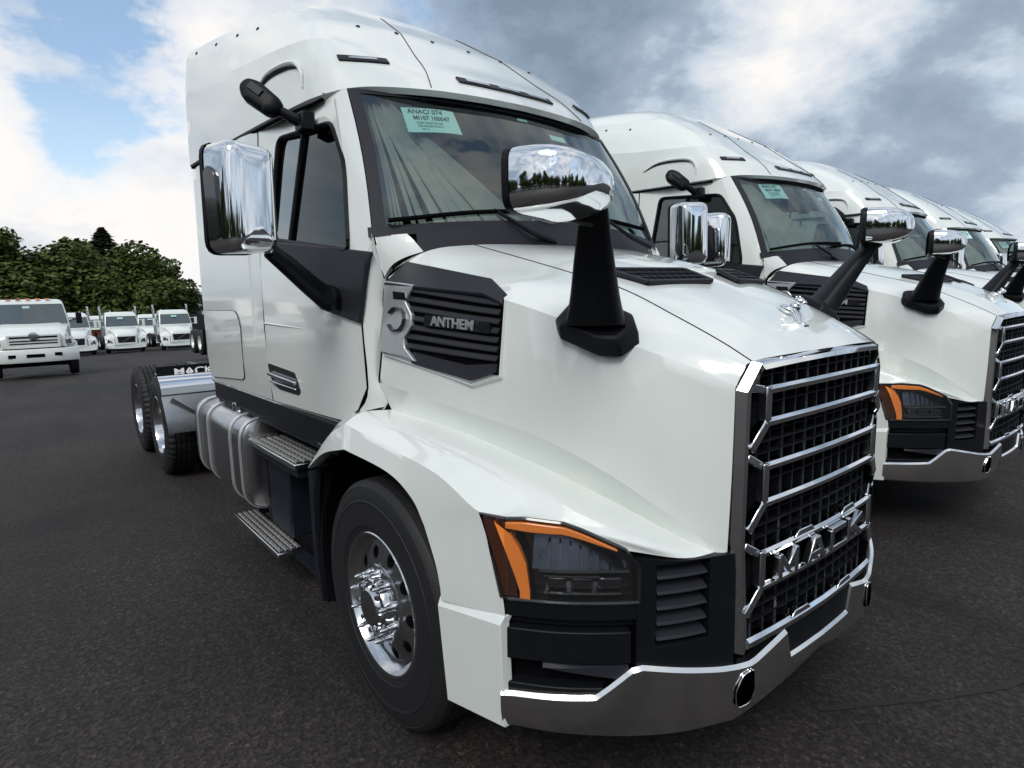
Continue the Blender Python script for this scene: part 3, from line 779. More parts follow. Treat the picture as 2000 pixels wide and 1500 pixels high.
        for q in range(7):
            xq = -.875 - .022 * q
            P(slab(MB(), xq, xq - .004, .962, lambda x: zt(x) - .056, .010, -.02, 3, dt=-.026), 'reflector_rib', BOWL, HL, sx=sx)
        m = MB(); slab(m, -.812, -1.088, .854, lambda x: zt(x), .022, .019, 24); P(m, 'lens', LENS, HL, sx=sx)
    # ---------------- bumper
    BP = empty('bumper'); BP.parent = T
    zt_b = lambda x: interp(abs(x), [0, .235, .43, .56, .80, .83, .91, 1.11], [.625, .625, .575, .592, .648, .640, .556, .547])
    zb_b = lambda x: interp(abs(x), [0, .30, .5, .8, 1.11], [.44, .40, .378, .400, .418])
    m = MB()
    xs2 = [-1.105 + 2.21 * i / 80 for i in range(81)]
    rows = []
    for x in xs2:
        zt_, zb_ = zt_b(x), zb_b(x)
        if abs(x) < .235: zt_ = .525
        rows.append([(*pc(x, -.018), zt_), (*pc(x, .010), zt_ + .003), (*pc(x, .022), zt_ - .008), (*pc(x, .020), zt_ * .5 + zb_ * .5), (*pc(x, .004), zb_ + .012), (*pc(x, -.012), zb_), (*pc(x, -.05), zb_ + .004)])
    m.grid(rows); P(m, 'bumper_skin', BUMPC, BP, angle=28)
    # tow eye openings: solid blocks, the holes' darkness put into their black
    for sx in sides:
        ov = []; ov2 = []
        hexo = round_poly([(-.432, .556), (-.427, .480), (-.455, .446), (-.505, .446), (-.510, .505), (-.480, .556)], .014, 3)
        m = MB(); m.hexa([(*pc(x, .0265), z) for x, z in hexo], [(*pc(x, -.02), z) for x, z in hexo]); P(m, 'tow_opening', VOID, BP, sx=sx)
        m = MB(); lp = [(*pc(x, .0255), z) for x, z in hexo]; m.tube(lp + [lp[0]], .0022, 6); P(m, 'opening_rim', CHROME, BP, sx=sx)
    m = MB(); slab(m, -.232, .232, .520, .655, .012, -.03, 9); P(m, 'plate_bracket', PLASTIC, BP, bevel=.006)
    m = MB(); slab(m, -1.06, 1.06, .42, .60, -.05, -.07, 40); P(m, 'bumper_back', DARK, BP)
    m = MB(); slab(m, -.45, .45, .56, .66, -.03, -.06, 16); P(m, 'lower_valance', PLASTIC, BP)
    # ---------------- grille
    G = empty('grille'); G.parent = T; G.scale = (.970, 1, 1); G.location = (-.016, 0, 0)
    gy = lambda x: pc(x, 0)[1]
    gf = lambda x, z, d=0: (x, gy(x) - d, z)
    m = MB()
    outl = [(-.455, 1.550), (-.515, 1.468), (-.520, 1.0), (-.492, .615)]
    inl = [(-.432, 1.528), (-.488, 1.458), (-.494, 1.0), (-.468, .640)]
    for sx in sides:
        A = [gf(x * sx, z, -.05) for x, z in outl]; B0 = [gf(x * sx, z, -.006) for x, z in outl]; B2 = [gf((x + .014) * sx, z - .006 * (k < 2), .018) for k, (x, z) in enumerate(outl)]
        Cc = [gf(x * sx, z, .020) for x, z in inl]; D2 = [gf(x * sx, z, -.04) for x, z in inl]
        m.grid([A, B0, B2, Cc, D2])
    n = 21
    for (za, zb2, xw) in ((1.550, 1.525, .455),):
        xs3 = [-1 + 2 * i / (n - 1) for i in range(n)]
        rz = lambda u: .012 * (1 - u * u)
        m.grid([[gf(.455 * u, 1.550 + rz(u), -.05) for u in xs3], [gf(.455 * u, 1.550 + rz(u), -.006) for u in xs3], [gf(.441 * u, 1.540 + rz(u), .018) for u in xs3], [gf(.425 * u, 1.525 + rz(u), .020) for u in xs3], [gf(.425 * u, 1.525 + rz(u), -.04) for u in xs3]])
    P(m, 'chrome_surround', CHROME, G, angle=25)
    def hbar(z, w, h, xe, mat, name, d=.03, dep=.035, arch=.006):
        m = MB(); rows = []
        for i in range(15):
            u = -1 + 2 * i / 14; x = xe * u; zc_ = z + arch * (1 - u * u)
            y = gy(x)
            rows.append([(x, y - d + .005, zc_ - h * .5), (x, y - d, zc_ + h * .12), (x, y - d + .009, zc_ + h * .5), (x, y - d + dep, zc_ + h * .5), (x, y - d + dep, zc_ - h * .5)])
        m.grid(rows, cu=True); e = len(m.v)
        m.f += [(0, 1, 2, 3, 4), (e - 1, e - 2, e - 3, e - 4, e - 5)]; m.m += [0, 0]
        return P(m, name, mat, G, bevel=.0015, angle=20)
    for z in (1.462, 1.362, 1.222, 1.105, .938, .828): hbar(z, 0, .026, .412, CHROME, 'chrome_bar')
    hbar(.652, 0, .034, .470, CHROME, 'chrome_bar')
    for z in (1.502, 1.415, 1.325, 1.292, 1.255, 1.165, 1.06, 1.02, .98, .785, .745, .70): hbar(z, 0, .010 if z in (1.292, 1.02, .745) else .006, .43, PLASTIC, 'grille_slat', d=.0, dep=.05)
    for i in range(13):
        x = -.42 + .07 * i
        m = MB(); y = gy(x); hw_ = .008 if i % 2 == 0 else .004; m.box(x - hw_, x + hw_, y + .005, y + .05, .63, 1.54); P(m, 'grille_post', PLASTIC, G)
    for sx in sides:
        for za, zb2 in ((1.462, 1.362), (1.222, 1.105), (.938, .828)):
            m = MB()
            m.bar(gf(-.412, za + .012, .012), gf(-.412, zb2 - .012, .012), .034, .034, (0, 1, 0)); P(m, 'link_post', CHROME2, G, sx=sx, bevel=.004)
            m = MB(); m.bar(gf(-.418, zb2, .016), gf(-.482, zb2 - .078, .012), .034, .030, (0, 1, 0)); P(m, 'link_strut', CHROME, G, sx=sx, bevel=.004)
            m = MB(); m.bar(gf(-.418, za, .010), gf(-.476, za + (.012 if za > 1.4 else .035), .0), .026, .022, (0, 1, 0)); P(m, 'link_strut', CHROME2, G, sx=sx, bevel=.004)
    for z in (.952, .668):
        for x in (-.17, .17):
            m = MB(); m.hexa([gf(x - .065, z, .030), gf(x + .065, z, .030), gf(x + .04, z + .022, .030), gf(x - .04, z + .022, .030)], [gf(x - .065, z, .0), gf(x + .065, z, .0), gf(x + .04, z + .022, .0), gf(x - .04, z + .022, .0)]); P(m, 'bar_lug', CHROME, G, bevel=.003)
    STROKES = {'M': [((-.5, -.5), (-.5, .5)), ((-.5, .5), (0, -.25)), ((0, -.25), (.5, .5)), ((.5, .5), (.5, -.5))], 'A': [((-.5, -.5), (-.12, .5)), ((-.12, .5), (.12, .5)), ((.12, .5), (.5, -.5)), ((-.32, -.16), (.32, -.16))],
               'C': [((.5, .5), (-.42, .5)), ((-.5, .42), (-.5, -.42)), ((-.42, -.5), (.5, -.5))], 'K': [((-.5, -.5), (-.5, .5)), ((-.46, -.05), (.48, .5)), ((-.2, .08), (.5, -.5))]}
    for ch, x in (('M', -.290), ('A', -.110), ('C', .055), ('K', .210)):
        m = MB(); hw, hh = .052, .034
        for k, (p_, q_) in enumerate(STROKES[ch]):
            e_ = .0004 * k
            p3 = Vector((x + p_[0] * 2 * hw, gy(x) - .030 - e_, .884 + p_[1] * 2 * hh)); q3 = Vector((x + q_[0] * 2 * hw, gy(x) - .030 - e_, .884 + q_[1] * 2 * hh))
            d_ = (q3 - p3).normalized() * .009
            m.bar(p3 - d_, q3 + d_, .022, .026, (0, 1, 0))
        P(m, 'grille_letter', PALU, G, bevel=.003)
    P(slab(MB(), -.50, .50, .60, 1.545, -.05, -.06, 14), 'grille_back', DARK, G)
    # ---------------- windshield
    WSD = empty('windshield'); WSD.parent = T
    nu, nv = 25, 13
    us = [-1 + 2 * i / (nu - 1) for i in range(nu)]; vv = [j / (nv - 1) for j in range(nv)]
    m = MB(); m.grid([[ws_pt(u, v, .0) for u in us] for v in vv]); P(m, 'glass_pane', WSGLASS, WSD, angle=80)
    m = MB()
    for sx in sides:
        m.grid([[ws_pt(sx * u, v, .004) for v in [-.03 + 1.03 * j / 12 for j in range(13)]] for u in (.945, .97, 1.0)])
    m.grid([[ws_pt(u, v, .004) for u in us] for v in (.968, 1.0)])
    m.grid([[ws_pt(u * 1.02, v, .004) for u in us] for v in (-.03, .035)])
    P(m, 'pillar_trim', GRAYPL, WSD, angle=60)
    # cowl
    m = MB()
    cu_ = [Vector((x * .96, interp(abs(x), [0, .56, .77, .95], [1.035, 1.10, 1.16, 1.26]), interp(abs(x), [0, .56, .77, .95], [1.985, 1.975, 1.95, 1.90]))) for x in [-.82 + 1.64 * i / 20 for i in range(21)]]
    top = [ws_pt(-.82 + 1.64 * i / 20, -.02, .006) for i in range(21)]
    mid = [a.lerp(b, .5) + Vector((0, 0, .004)) for a, b in zip(cu_, top)]
    m.grid([cu_, mid, top]); P(m, 'cowl_grille', GRAYPL, T, angle=50)
    for x0 in (-.62, .10):
        wp = empty('wiper'); wp.parent = WSD
        pv = Vector((x0 + .10, 1.075, 2.05))
        tip = ws_pt((x0 + .62) / .93, .085, .03); tail = ws_pt((x0 - .25) / .93, .045, .03)
        midp = tip.lerp(tail, .45) + Vector((0, -.01, .028))
        P(MB().tube([pv + Vector((.42, -.01, -.04)), pv + Vector((.25, -.03, .0)), midp], [.014, .011, .008], 8), 'wiper_arm', PLASTIC, wp)
        wb = MB(); pth = cr([tail, tail.lerp(tip, .5) + Vector((0, -.015, .02)), tip], 12); wb.tube(pth, .011, 6); P(wb, 'wiper_blade', DARK, wp)
    # papers behind the glass
    m = MB(); m.grid([[ws_pt(u, v + .022 * math.sin((u + .66) * 9) - .10 * (u + .61), -.012) for u in [-.755 + .29 * i / 8 for i in range(9)]] for v in [.705 + .20 * j / 4 for j in range(5)]])
    SK = P(m, 'sticker', PAPER, WSD)
    sk = lambda u, v: ws_pt(u, v + .022 * math.sin((u + .66) * 9) - .10 * (u + .61), -.0105)
    sk_x = sk(-.50, .83) - sk(-.72, .83); sk_y = sk(-.61, .89) - sk(-.61, .72)
    for txt, u, v, sz in (('ANAC/ 074', -.632, .872, .042), ('MI107 100047', -.608, .818, .037), ('S 6X4 TRACTOR DD', -.625, .778, .017), ('FOR DEALER STOCK 4', -.625, .752, .015), ('LOT 12', -.66, .728, .014)):
        o = text_obj('sticker_lettering', txt, sz, .0003, INK, WSD, frame_mtx(sk(u, v), sk_x, sk_y), bold=.0007 if sz > .03 else 0, squash=.84)
    m = MB(); m.grid([[ws_pt(u, v, -.01) for u in (-.02, .06)] for v in (.93, .955)]); P(m, 'small_sticker', PAPER, WSD)
    m = MB(); m.grid([[ws_pt(u, v, -.01) for u in (.20, .34)] for v in (.80, .85)]); P(m, 'small_sticker', PAPER, WSD)
    # ---------------- cab sides
    SILL = lambda y: interp(y, [1.27, 1.43, 2.36, 2.52], [1.955, 1.972, 2.095, 2.11])
    W_TL, W_TR, W_RM, W_BR, W_BL = (2.30, 2.622), (1.70, 2.578), (1.545, 2.36), (1.44, 1.972), (2.36, 2.095)
    for sx in sides:
        D = empty('door'); D.parent = T
        m = MB()
        frontz = [(1.60, 1.185), (1.45, 1.255), (1.345, 1.37), (1.36, 1.67), (1.315, 1.82), (1.275, 1.955)]
        rows = []
        for k, (yf, zf) in enumerate(frontz):
            t = k / 5; zr = 1.178 + (2.11 - 1.178) * t
            row = []
            for j in range(14):
                u = j / 13; y = yf * (1 - u) + 2.505 * u
                ztop_ = SILL(y); zb_ = 1.180
                z = zf * (1 - u) ** 3 + (1 - (1 - u) ** 3) * (zb_ + (ztop_ - zb_) * t)
                row.append((cabx(y, z) - .004, y, z))
            rows.append(row)
        m.grid(rows)
        side_patch(m, W_BL, (2.505, 2.11), (2.505, 2.70), (2.30, 2.622), off=.004)
        side_patch(m, W_TR, W_TL, (2.505, 2.70), (1.76, 2.70), off=.004)
        side_patch(m, W_RM, W_TR, (1.76, 2.70), (1.70, 2.70), 4, 4, off=.004)
        P(m, 'door_skin', WHITE, D, sx=sx, angle=30)
        # moulding rib across the lower door
        m = MB(); m.tube([(cabx(y, 1.60) - .002, y, 1.60 + .03 * (y - 1.4)) for y in (1.9, 2.2, 2.5)], [.002, .006, .008], 8); P(m, 'door_rib', WHITE, D, sx=sx)
        wl_ = [W_BR, W_RM, W_TR, W_TL, W_BL]
        wl_ = round_poly(wl_, .05, 3)
        for nm_, pg_, gm_ in (('front_pane', [W_BR, W_RM, W_TR, (2.02, 2.60), (2.10, 2.06)], DGLASS), ('rear_pane', [(2.10, 2.06), (2.02, 2.60), W_TL, W_BL], QGLASS)):
            m = MB(); m.add([(cabx(y, z) + .012, y, z) for y, z in pg_], [tuple(range(len(pg_)))]); P(m, nm_, gm_, D, sx=sx)
        m = MB(); lp = [(cabx(y, z) - .002, y, z) for y, z in wl_]; m.tube(lp + [lp[0]], .013, 6); P(m, 'window_seal', PLASTIC, D, sx=sx)
        m = MB(); m.tube([(cabx(2.02, 2.60) - .0, 2.02, 2.60), (cabx(2.10, 2.07), 2.10, 2.06)], .011, 6); P(m, 'window_bar', PLASTIC, D, sx=sx)
        # handle
        hd = round_poly([(2.50, 1.405), (2.10, 1.378), (2.06, 1.275), (2.10, 1.255), (2.38, 1.262), (2.46, 1.30)], .03, 3)
        m = MB(); side_plate(m, hd, .008, .03); P(m, 'handle_recess', GLOSSBK, D, sx=sx)
        m = MB(); m.bar((cabx(2.47, 1.335) - .018, 2.47, 1.345), (cabx(2.09, 1.33) - .018, 2.085, 1.322), .022, .020); m.bar((cabx(2.47, 1.335) - .014, 2.46, 1.302), (cabx(2.09, 1.33) - .014, 2.09, 1.288), .012, .012); P(m, 'door_handle', CHROME2, D, sx=sx, bevel=.005)
        # front pillar and cowl side (part of the cab)
        m = MB()
        rows = []
        for j in range(9):
            t = j / 8
            q = ws_pt(-1.0, t, .0)
            zz_ = q.z
            y1 = interp(zz_, [1.95, 1.972, 2.36, 2.578, 2.75], [1.33, 1.425, 1.53, 1.685, 1.78])
            rows.append([(q.x - .004, q.y, q.z), (q.x * .4 + (cabx(y1, zz_) - .006) * .6, q.y * .5 + y1 * .5, zz_), (cabx(y1, zz_) - .002, y1, zz_)])
        m.grid(rows)
        lo_ = [(-.955, 1.285, 1.96), (-.972, 1.30, 1.95), (-.988, 1.44, 1.94)]
        m.grid([rows[0], lo_])
        tp_ = [ws_pt(u, -.025, .004) for u in (-1.0, -.96, -.91, -.86)]
        bt_ = [Vector((-.912, 1.275, 1.845)), Vector((-.892, 1.245, 1.895)), Vector((-.845, 1.215, 1.930)), Vector((-.775, 1.165, 1.956))]
        md_ = [a.lerp(b, .45) + Vector((-.003, -.005, .003)) for a, b in zip(tp_, bt_)]
        m.grid([cr(tp_, 10), cr(md_, 10), cr(bt_, 10)])
        m.grid([[Vector((-.988, 1.44, 1.94)), Vector((-.972, 1.30, 1.95)), tp_[0]], [Vector((-.988, 1.40, 1.85)), Vector((-.975, 1.315, 1.85)), bt_[0]], [Vector((-.99, 1.42, 1.75)), Vector((-.975, 1.37, 1.72)), Vector((-.93, 1.36, 1.70))]])
        P(m, 'front_pillar', WHITE, T, sx=sx, angle=50)
        m = MB()
        ed = [(1.275, 1.955), (1.315, 1.82), (1.36, 1.67), (1.345, 1.37), (1.45, 1.255), (1.60, 1.185)]
        a = [(cabx(y, z) + .001, y - .008, z) for y, z in ed]
        b = [(-.955, 1.285, 2.035), (-.905, 1.275, 1.85), (-.930, 1.285, 1.65), (-.947, 1.31, 1.42), (-.942, 1.25, 1.29), (-1.01, 1.475, 1.215)]
        b2 = [(x + .06, y + .03, z) for x, y, z in b]
        mid = [tuple((Vector(p) * .5 + Vector(q) * .5) + Vector((-.004, -.012, 0))) for p, q in zip(a, b)]
        m.grid([cr(a, 18), cr(mid, 18), cr(b, 18), cr(b2, 18)]); 
        
        P(m, 'cowl_side', WHITE, T, sx=sx, angle=50)
        P(MB().tube([(cabx(y, z) - .001, y - .004, z) for y, z in ed], .005, 6), 'door_seal', DARK, D, sx=sx); P(MB().tube([(cabx(2.511, z) - .003, 2.511, z) for z in (1.18, 1.6, 2.11, 2.4, 2.7)], .0045, 6), 'door_seal', DARK, D, sx=sx)
        # mirror bracket plate on the door
        bp = [(2.36, 2.088), (1.90, 2.035), (1.25, 1.955), (1.275, 1.90), (1.345, 1.655), (1.70, 1.715), (1.78, 1.76), (2.02, 1.93), (2.36, 2.03)]
        m = MB(); side_plate(m, bp, .022, .02); P(m, 'mirror_bracket', GRAYPL, D, sx=sx, bevel=.008)
        # sleeper
        m = MB()
        side_patch(m, (2.517, 1.178), (3.95, 1.172), (3.95, 2.75), (2.517, 2.70), 14, 16)
        m.grid([[(cabx(3.95, z), 3.95, z), (cabx(3.95, z) + .03, 3.985, z), (-.6, 3.99, z), (0, 3.99, z)] for z in (1.172, 1.6, 2.1, 2.75)])
        m.grid([[(cabx(y, 1.178), y, 1.175), (cabx(y, 1.178) + .03, y, 1.12), (-.75, y, 1.10)] for y in (1.62, 2.2, 2.517, 3.2, 3.985)])
        P(m, 'sleeper_side', WHITE, T, sx=sx, angle=40)
        m = MB(); m.tube([(cabx(2.72, z) + .004, 2.72, z) for z in (1.25, 1.7, 2.2, 2.66)], [.006, .013, .013, .010], 10); P(m, 'pillar_rib', WHITE, T, sx=sx)
        lk = round_poly([(3.925, 1.70), (3.08, 1.70), (3.0, 1.62), (3.02, 1.255), (3.925, 1.195)], .07, 4)
        m = MB(); side_plate(m, lk, .007, .01); LK = P(m, 'locker_door', WHITE, T, sx=sx, bevel=.003)
        m = MB(); lp = [(cabx(y, z) - .003, y, z) for y, z in lk]; m.tube(lp + [lp[0]], .0035, 5); P(m, 'locker_seal', GRAYPL, LK, sx=sx)
        m = MB(); m.box(-1.064, -1.05, 3.955, 3.975, 1.40, 1.56); P(m, 'locker_latch', DARK, LK, sx=sx)
        # dark sill under cab
        m = MB(); m.box(-1.0, -.55, 1.66, 3.95, .985, 1.125); m.box(-1.02, -.98, 1.62, 3.95, 1.03, 1.165); P(m, 'cab_sill', PLASTIC, T, sx=sx, bevel=.01)
    m = MB(); m.box(-.95, .95, 1.35, 3.9, 1.0, 1.10); P(m, 'cab_floor', DARK, T)
    # ---------------- roof cap
    m = MB()
    for sx in sides:
        q = MB(); q.loft([L0_R, LM_R, L1_R], 60, 9); q.loft([L1_R, L2_R], 60, 5); q.loft([L2_R, L3_R], 60, 5); q.loft([L3_R, L4_R, L5_R], 60, 12)
        l5 = cr(L5_R, 60); q.grid([l5, [(p[0] * .5, p[1], p[2] + .008) for p in l5], [(0, p[1], p[2] + .010) for p in l5]])
        r = [c[0] for c in (L0_R, LM_R, L1_R, L2_R, L3_R, L4_R, L5_R)] + [(0, 3.95, 3.775)]
        q.grid([r, [(p[0] * .985, p[1] + .03, p[2] - .012) for p in r], [(0, 3.98, 2.75) for p in r]])
        ft = cr(L0_R, 60); q.grid([ft, [(p[0] * .975, p[1] + .02, p[2] - .022) for p in ft]])
        for v in q.v: m.v.append((v[0] * sx, v[1], v[2]))
        o = len(m.v) - len(q.v); m.f += [tuple(i + o for i in f) for f in q.f]; m.m += q.m
    RF = P(m, 'roof_cap', WHITE, angle=14)
    for sx in sides:
        m = MB(); m.tube([(p[0] + .014, p[1], p[2] - .016) for p in cr(L0_R[:5], 20)], .009, 6); P(m, 'roof_seal', DARK, RF, sx=sx)
    rb = BVHTree.FromPolygons([v.co for v in RF.data.vertices], [p.vertices[:] for p in RF.data.polygons])
    def rfront(x, z, off=0.0):
        r = rb.ray_cast(Vector((x, -2, z)), Vector((0, 1, 0))); n = r[1] if r[1].y < 0 else -r[1]
        return r[0] + n * off
    def rside(y, z, off=0.0):
        r = rb.ray_cast(Vector((-3, y, z)), Vector((1, 0, 0))); n = r[1] if r[1].x < 0 else -r[1]
        return r[0] + n * off
    def strip(x0, x1, zlo, zhi, off, n=10):
        m = MB(); xs4 = [x0 + (x1 - x0) * i / (n - 1) for i in range(n)]
        k = lambda x: .5 if callable(zlo) else 0
        rows = [[rfront(x, zlo, -.004) for x in xs4], [rfront(x, zlo, off) for x in xs4], [rfront(x, zhi, off) for x in xs4], [rfront(x, zhi, -.004) for x in xs4]]
        m.grid(rows)
        m.add([rows[i][0] for i in range(4)], [(0, 1, 2, 3)]); m.add([rows[i][-1] for i in range(4)], [(0, 1, 2, 3)])
        return m
    for sx in sides:
        ML = empty('marker_light'); ML.parent = T
        P(strip(-.845, -.63, 2.875, 2.905, .010), 'lamp_bezel', GRAYPL, ML, sx=sx, bevel=.003)
        P(strip(-.80, -.68, 2.884, 2.896, .013), 'lamp_lens', PALU, ML, sx=sx)
    ML = empty('marker_light'); ML.parent = T
    P(strip(-.315, .315, 2.815, 2.850, .010, 16), 'lamp_bezel', GRAYPL, ML, bevel=.003)
    for x in (-.27, -.07, .13):
        P(strip(x, x + .14, 2.824, 2.841, .013, 5), 'lamp_lens', CHROME2, ML)
    def stud(p, q):
        d = (q - p).normalized(); m = MB(); m.tube([p - d * .004, p + d * .004], .011, 10); return m
    for x in (-.60, -.38, -.15, .10, .34, .58):
        P(stud(rfront(x, 3.20 - .06 * x * x), rfront(x, 3.20 - .06 * x * x, .02)), 'roof_stud', DARK, RF)
    for sx in sides:
        for y, z in ((3.74, 3.475), (3.34, 3.415), (3.0, 3.37), (2.72, 3.325)):
            P(stud(rside(y, z), rside(y, z, .02)), 'roof_stud', DARK, RF, sx=sx)
        P(MB().tube([rfront(-.505 + .235 * q / 24, 2.75 + .67 * q / 24, .0012) for q in range(25)], .0026, 5), 'panel_seam', GRAYPL, RF, sx=sx)
        # cap-side pocket: a lip added to cast shade, its shadow drawn as grey tube
        lipp = [rside(2.46, 2.875, .004), rside(2.30, 2.93, .012), rside(2.10, 2.93, .016), rside(1.98, 2.905, .014), rside(1.93, 2.85, .010), rside(1.92, 2.78, .004)]
        P(MB().tube(cr(lipp, 24), [.004 + .009 * math.sin(PI * i / 23) for i in range(24)], 8), 'pocket_shade_lip', WHITE, RF, sx=sx)
        P(MB().tube(cr([p + Vector((.006, .012, -.016)) for p in lipp[:4]], 16), [.002 + .006 * math.sin(PI * i / 15) for i in range(16)], 6), 'pocket_painted_shadow', GRAYPL, RF, sx=sx)
    # ---------------- interior
    IN = empty('cab_interior'); IN.parent = T
    m = MB(); m.box(-.88, .88, 1.30, 1.72, 1.75, 1.985); P(m, 'dashboard', DASH, IN, bevel=.04)
    m = MB(); m.grid([[(-.93, y, z), (.93, y, z)] for y, z in ((3.85, 1.1), (3.85, 3.0), (3.2, 3.05), (1.75, 2.72))]); P(m, 'cab_lining', FABRIC, IN)
    for x in (-.52, .52):
        m = MB(); m.box(x - .25, x + .25, 2.15, 2.65, 1.50, 1.66); m.hexa([(x - .25, 2.58, 1.62), (x + .25, 2.58, 1.62), (x + .25, 2.70, 1.62), (x - .25, 2.70, 1.62)], [(x - .20, 2.74, 2.36), (x + .20, 2.74, 2.36), (x + .20, 2.83, 2.36), (x - .20, 2.83, 2.36)]); m.box(x - .13, x + .13, 2.76, 2.85, 2.37, 2.54); m.box(x - .2, x + .2, 2.2, 2.6, 1.1, 1.5); P(m, 'seat', FABRIC, IN, bevel=.03)
    m = MB(); m.lathe([(.20, -.012), (.214, 0), (.20, .012), (.188, 0)], 28, (.52, 0, 0), axis='y', closed=True); m.bar((.33, 0, 0), (.71, 0, 0), .03, .02)
    o = P(m, 'steering_wheel', DASH, IN); o.location = (0, 1.85, 2.0); o.rotation_euler = (R(35), 0, 0)
    rnd = random.Random(4); m = MB(); u0 = -.90
    while u0 < -.18:
        wd = rnd.uniform(.006, .028); gap = rnd.uniform(.006, .045); dp = rnd.uniform(.03, .07)
        cols = []
        for k, (du, off) in enumerate(((0, dp + .04), (wd * .4, dp), (wd * .65, dp + .01), (wd, dp + .04))):
            ub = u0 + du; ut = -.90 + (ub + .90) * .16
            cols.append([ws_pt(ut + (ub - ut) * (1 - v) ** 1.15, v, -off) for v in [.04 + .92 * q / 9 for q in range(10)]])
        m.grid(cols); u0 += wd + gap
    CU = P(m, 'fan_ribbons', RIBBON, IN, angle=70); CU['kind'] = 'stuff'  # pale folded ribbons standing in for the streaks behind the windshield
    # ---------------- mirrors
    for sx in sides:
        DM = empty('door_mirror'); DM.parent = T
        m = MB(); rows = []
        # shell: rounded tall box, chrome front
        def ring(sc, dy, dxo=0):
            pr = round_poly([(-.108, -.205), (.108, -.195), (.112, .185), (.085, .205), (-.098, .210)], .055 * sc, 4)
            ca, sa = math.cos(R(20)), math.sin(R(20))
            return [(-1.440 + x * sc * ca - dy * sa, 1.385 + x * sc * sa + dy * ca, 2.145 + z * (1 - (1 - sc) * .55)) for x, z in pr]
        m.grid([ring(1.0, .075), ring(1.0, .02), ring(.99, -.025), ring(.965, -.05), ring(.91, -.068), ring(.82, -.079), ring(.65, -.086), ring(.4, -.090), ring(.15, -.092)], cu=True); r = ring(.15, -.092); m.add(r, [tuple(range(len(r)))])
        P(m, 'mirror_shell', CHROME, DM, sx=sx, angle=60)
        m = MB(); r1 = ring(1.03, .070); r2 = ring(1.03, .090); m.grid([r1, r2, ring(.9, .09)], cu=True); P(m, 'mirror_rim', PLASTIC, DM, sx=sx)
        m = MB(); r = ring(.95, .088); m.add(r, [tuple(range(len(r)))]); P(m, 'mirror_glass', MIRROR, DM, sx=sx)
        m = MB(); mk = round_poly([(-.010, -.15), (.062, -.15), (.062, .10), (.03, .12), (-.010, .08)], .02, 3); ca, sa = math.cos(R(20)), math.sin(R(20)); fq = lambda x, y, z: (-1.440 + x * ca - y * sa, 1.385 + x * sa + y * ca, 2.145 + z); m.hexa([fq(-.1125, y, z) for y, z in mk], [fq(-.09, y, z) for y, z in mk]); P(m, 'marker_window', GLOSSBK, DM, sx=sx, bevel=.003)
        pa = [(-1.335, 1.42, 1.958), (-1.25, 1.46, 1.90), (-1.12, 1.52, 1.805), (-1.06, 1.53, 1.765)]
        m = MB(); m.tube(cr(pa, 12), [.033 + .022 * i / 11 for i in range(12)], 14); m.ball((-1.05, 1.535, 1.765), (.05, .062, .062)); P(m, 'mirror_arm', PLASTIC, DM, sx=sx)
        m = MB(); m.tube([(-1.345, 1.42, 2.0), (-1.34, 1.42, 1.95)], .02, 10); P(m, 'arm_pivot', CHROME2, DM, sx=sx)
    for sx in sides:
        HM = empty('hood_mirror'); HM.parent = T
        b = Vector((-.752, .185, 1.648))
        nx, ny, nz = Vector((-.42, -.25, .86)).normalized(), None, None
        # foot: octagonal pad lying on the shoulder
        foot = [(-.815, .305, 1.672), (-.845, .255, 1.648), (-.79, .135, 1.595), (-.745, .085, 1.592), (-.672, .070, 1.630), (-.640, .12, 1.682), (-.66, .24, 1.725), (-.73, .325, 1.722)]
        c0 = sum((Vector(p) for p in foot), Vector()) / 8
        lo = [c0 + (Vector(p) - c0) * .97 for p in foot]; mid = [c0 + (Vector(p) - c0) * .97 + nx * .012 for p in foot]; hi = [c0 + (Vector(p) - c0) * .82 + nx * .030 for p in foot]
        lo = [p - nx * .03 for p in lo]
        m = MB(); m.grid([lo, mid, hi], cu=True); m.add(hi, [tuple(range(8))]); P(m, 'mirror_foot', PLASTIC, HM, sx=sx, bevel=.006)
        # arm: oval section that narrows upward
        path = cr([(-.745, .190, 1.665), (-.795, .145, 1.75), (-.862, .085, 1.87), (-.93, .02, 1.985)], 12)
        m = MB(); rows = []
        for i, p in enumerate(path):
            t = i / 11; w = .098 - .060 * t ** .9; d = .076 - .048 * t ** .9
            ax = Vector((.62, -.78, 0)); ay = Vector((.78, .62, 0))
            rows.append([p + ax * (w * math.copysign(abs(math.cos(k)) ** .7, math.cos(k))) + ay * (d * math.copysign(abs(math.sin(k)) ** .7, math.sin(k))) for k in (2 * PI * j / 20 for j in range(20))])
        m.grid(rows, cu=True); m.add(rows[-1], [tuple(range(20))]); P(m, 'mirror_arm', PLASTIC, HM, sx=sx, angle=50)
        # head: half dome, flat glass to the rear; both heads sit on the same side of their arm
        hc = Vector((-1.085, .035, 2.033)) if sx == 1 else Vector((.905, .035, 2.033))
        ux = Vector((.94, .34, 0)); uy = Vector((.34, -.94, 0)); uz = Vector((0, 0, 1))
        def dome(k, dep):
            q = []
            for j in range(28):
                a = 2 * PI * j / 28; cx, sz = math.cos(a), math.sin(a)
                ex = .30 if cx < 0 else .80
                x = .158 * math.copysign(abs(cx) ** ex, cx); z = .078 * math.copysign(abs(sz) ** (.42 if cx < 0 else .62), sz)
                if cx > 0: z -= .018 * cx
                q.append(hc + ux * x * k + uz * z * k + uy * dep)
            return q
        prof = [(1.0, -.03), (1.0, 0), (.985, .035), (.93, .075), (.82, .110), (.64, .138), (.40, .155), (.12, .162)]
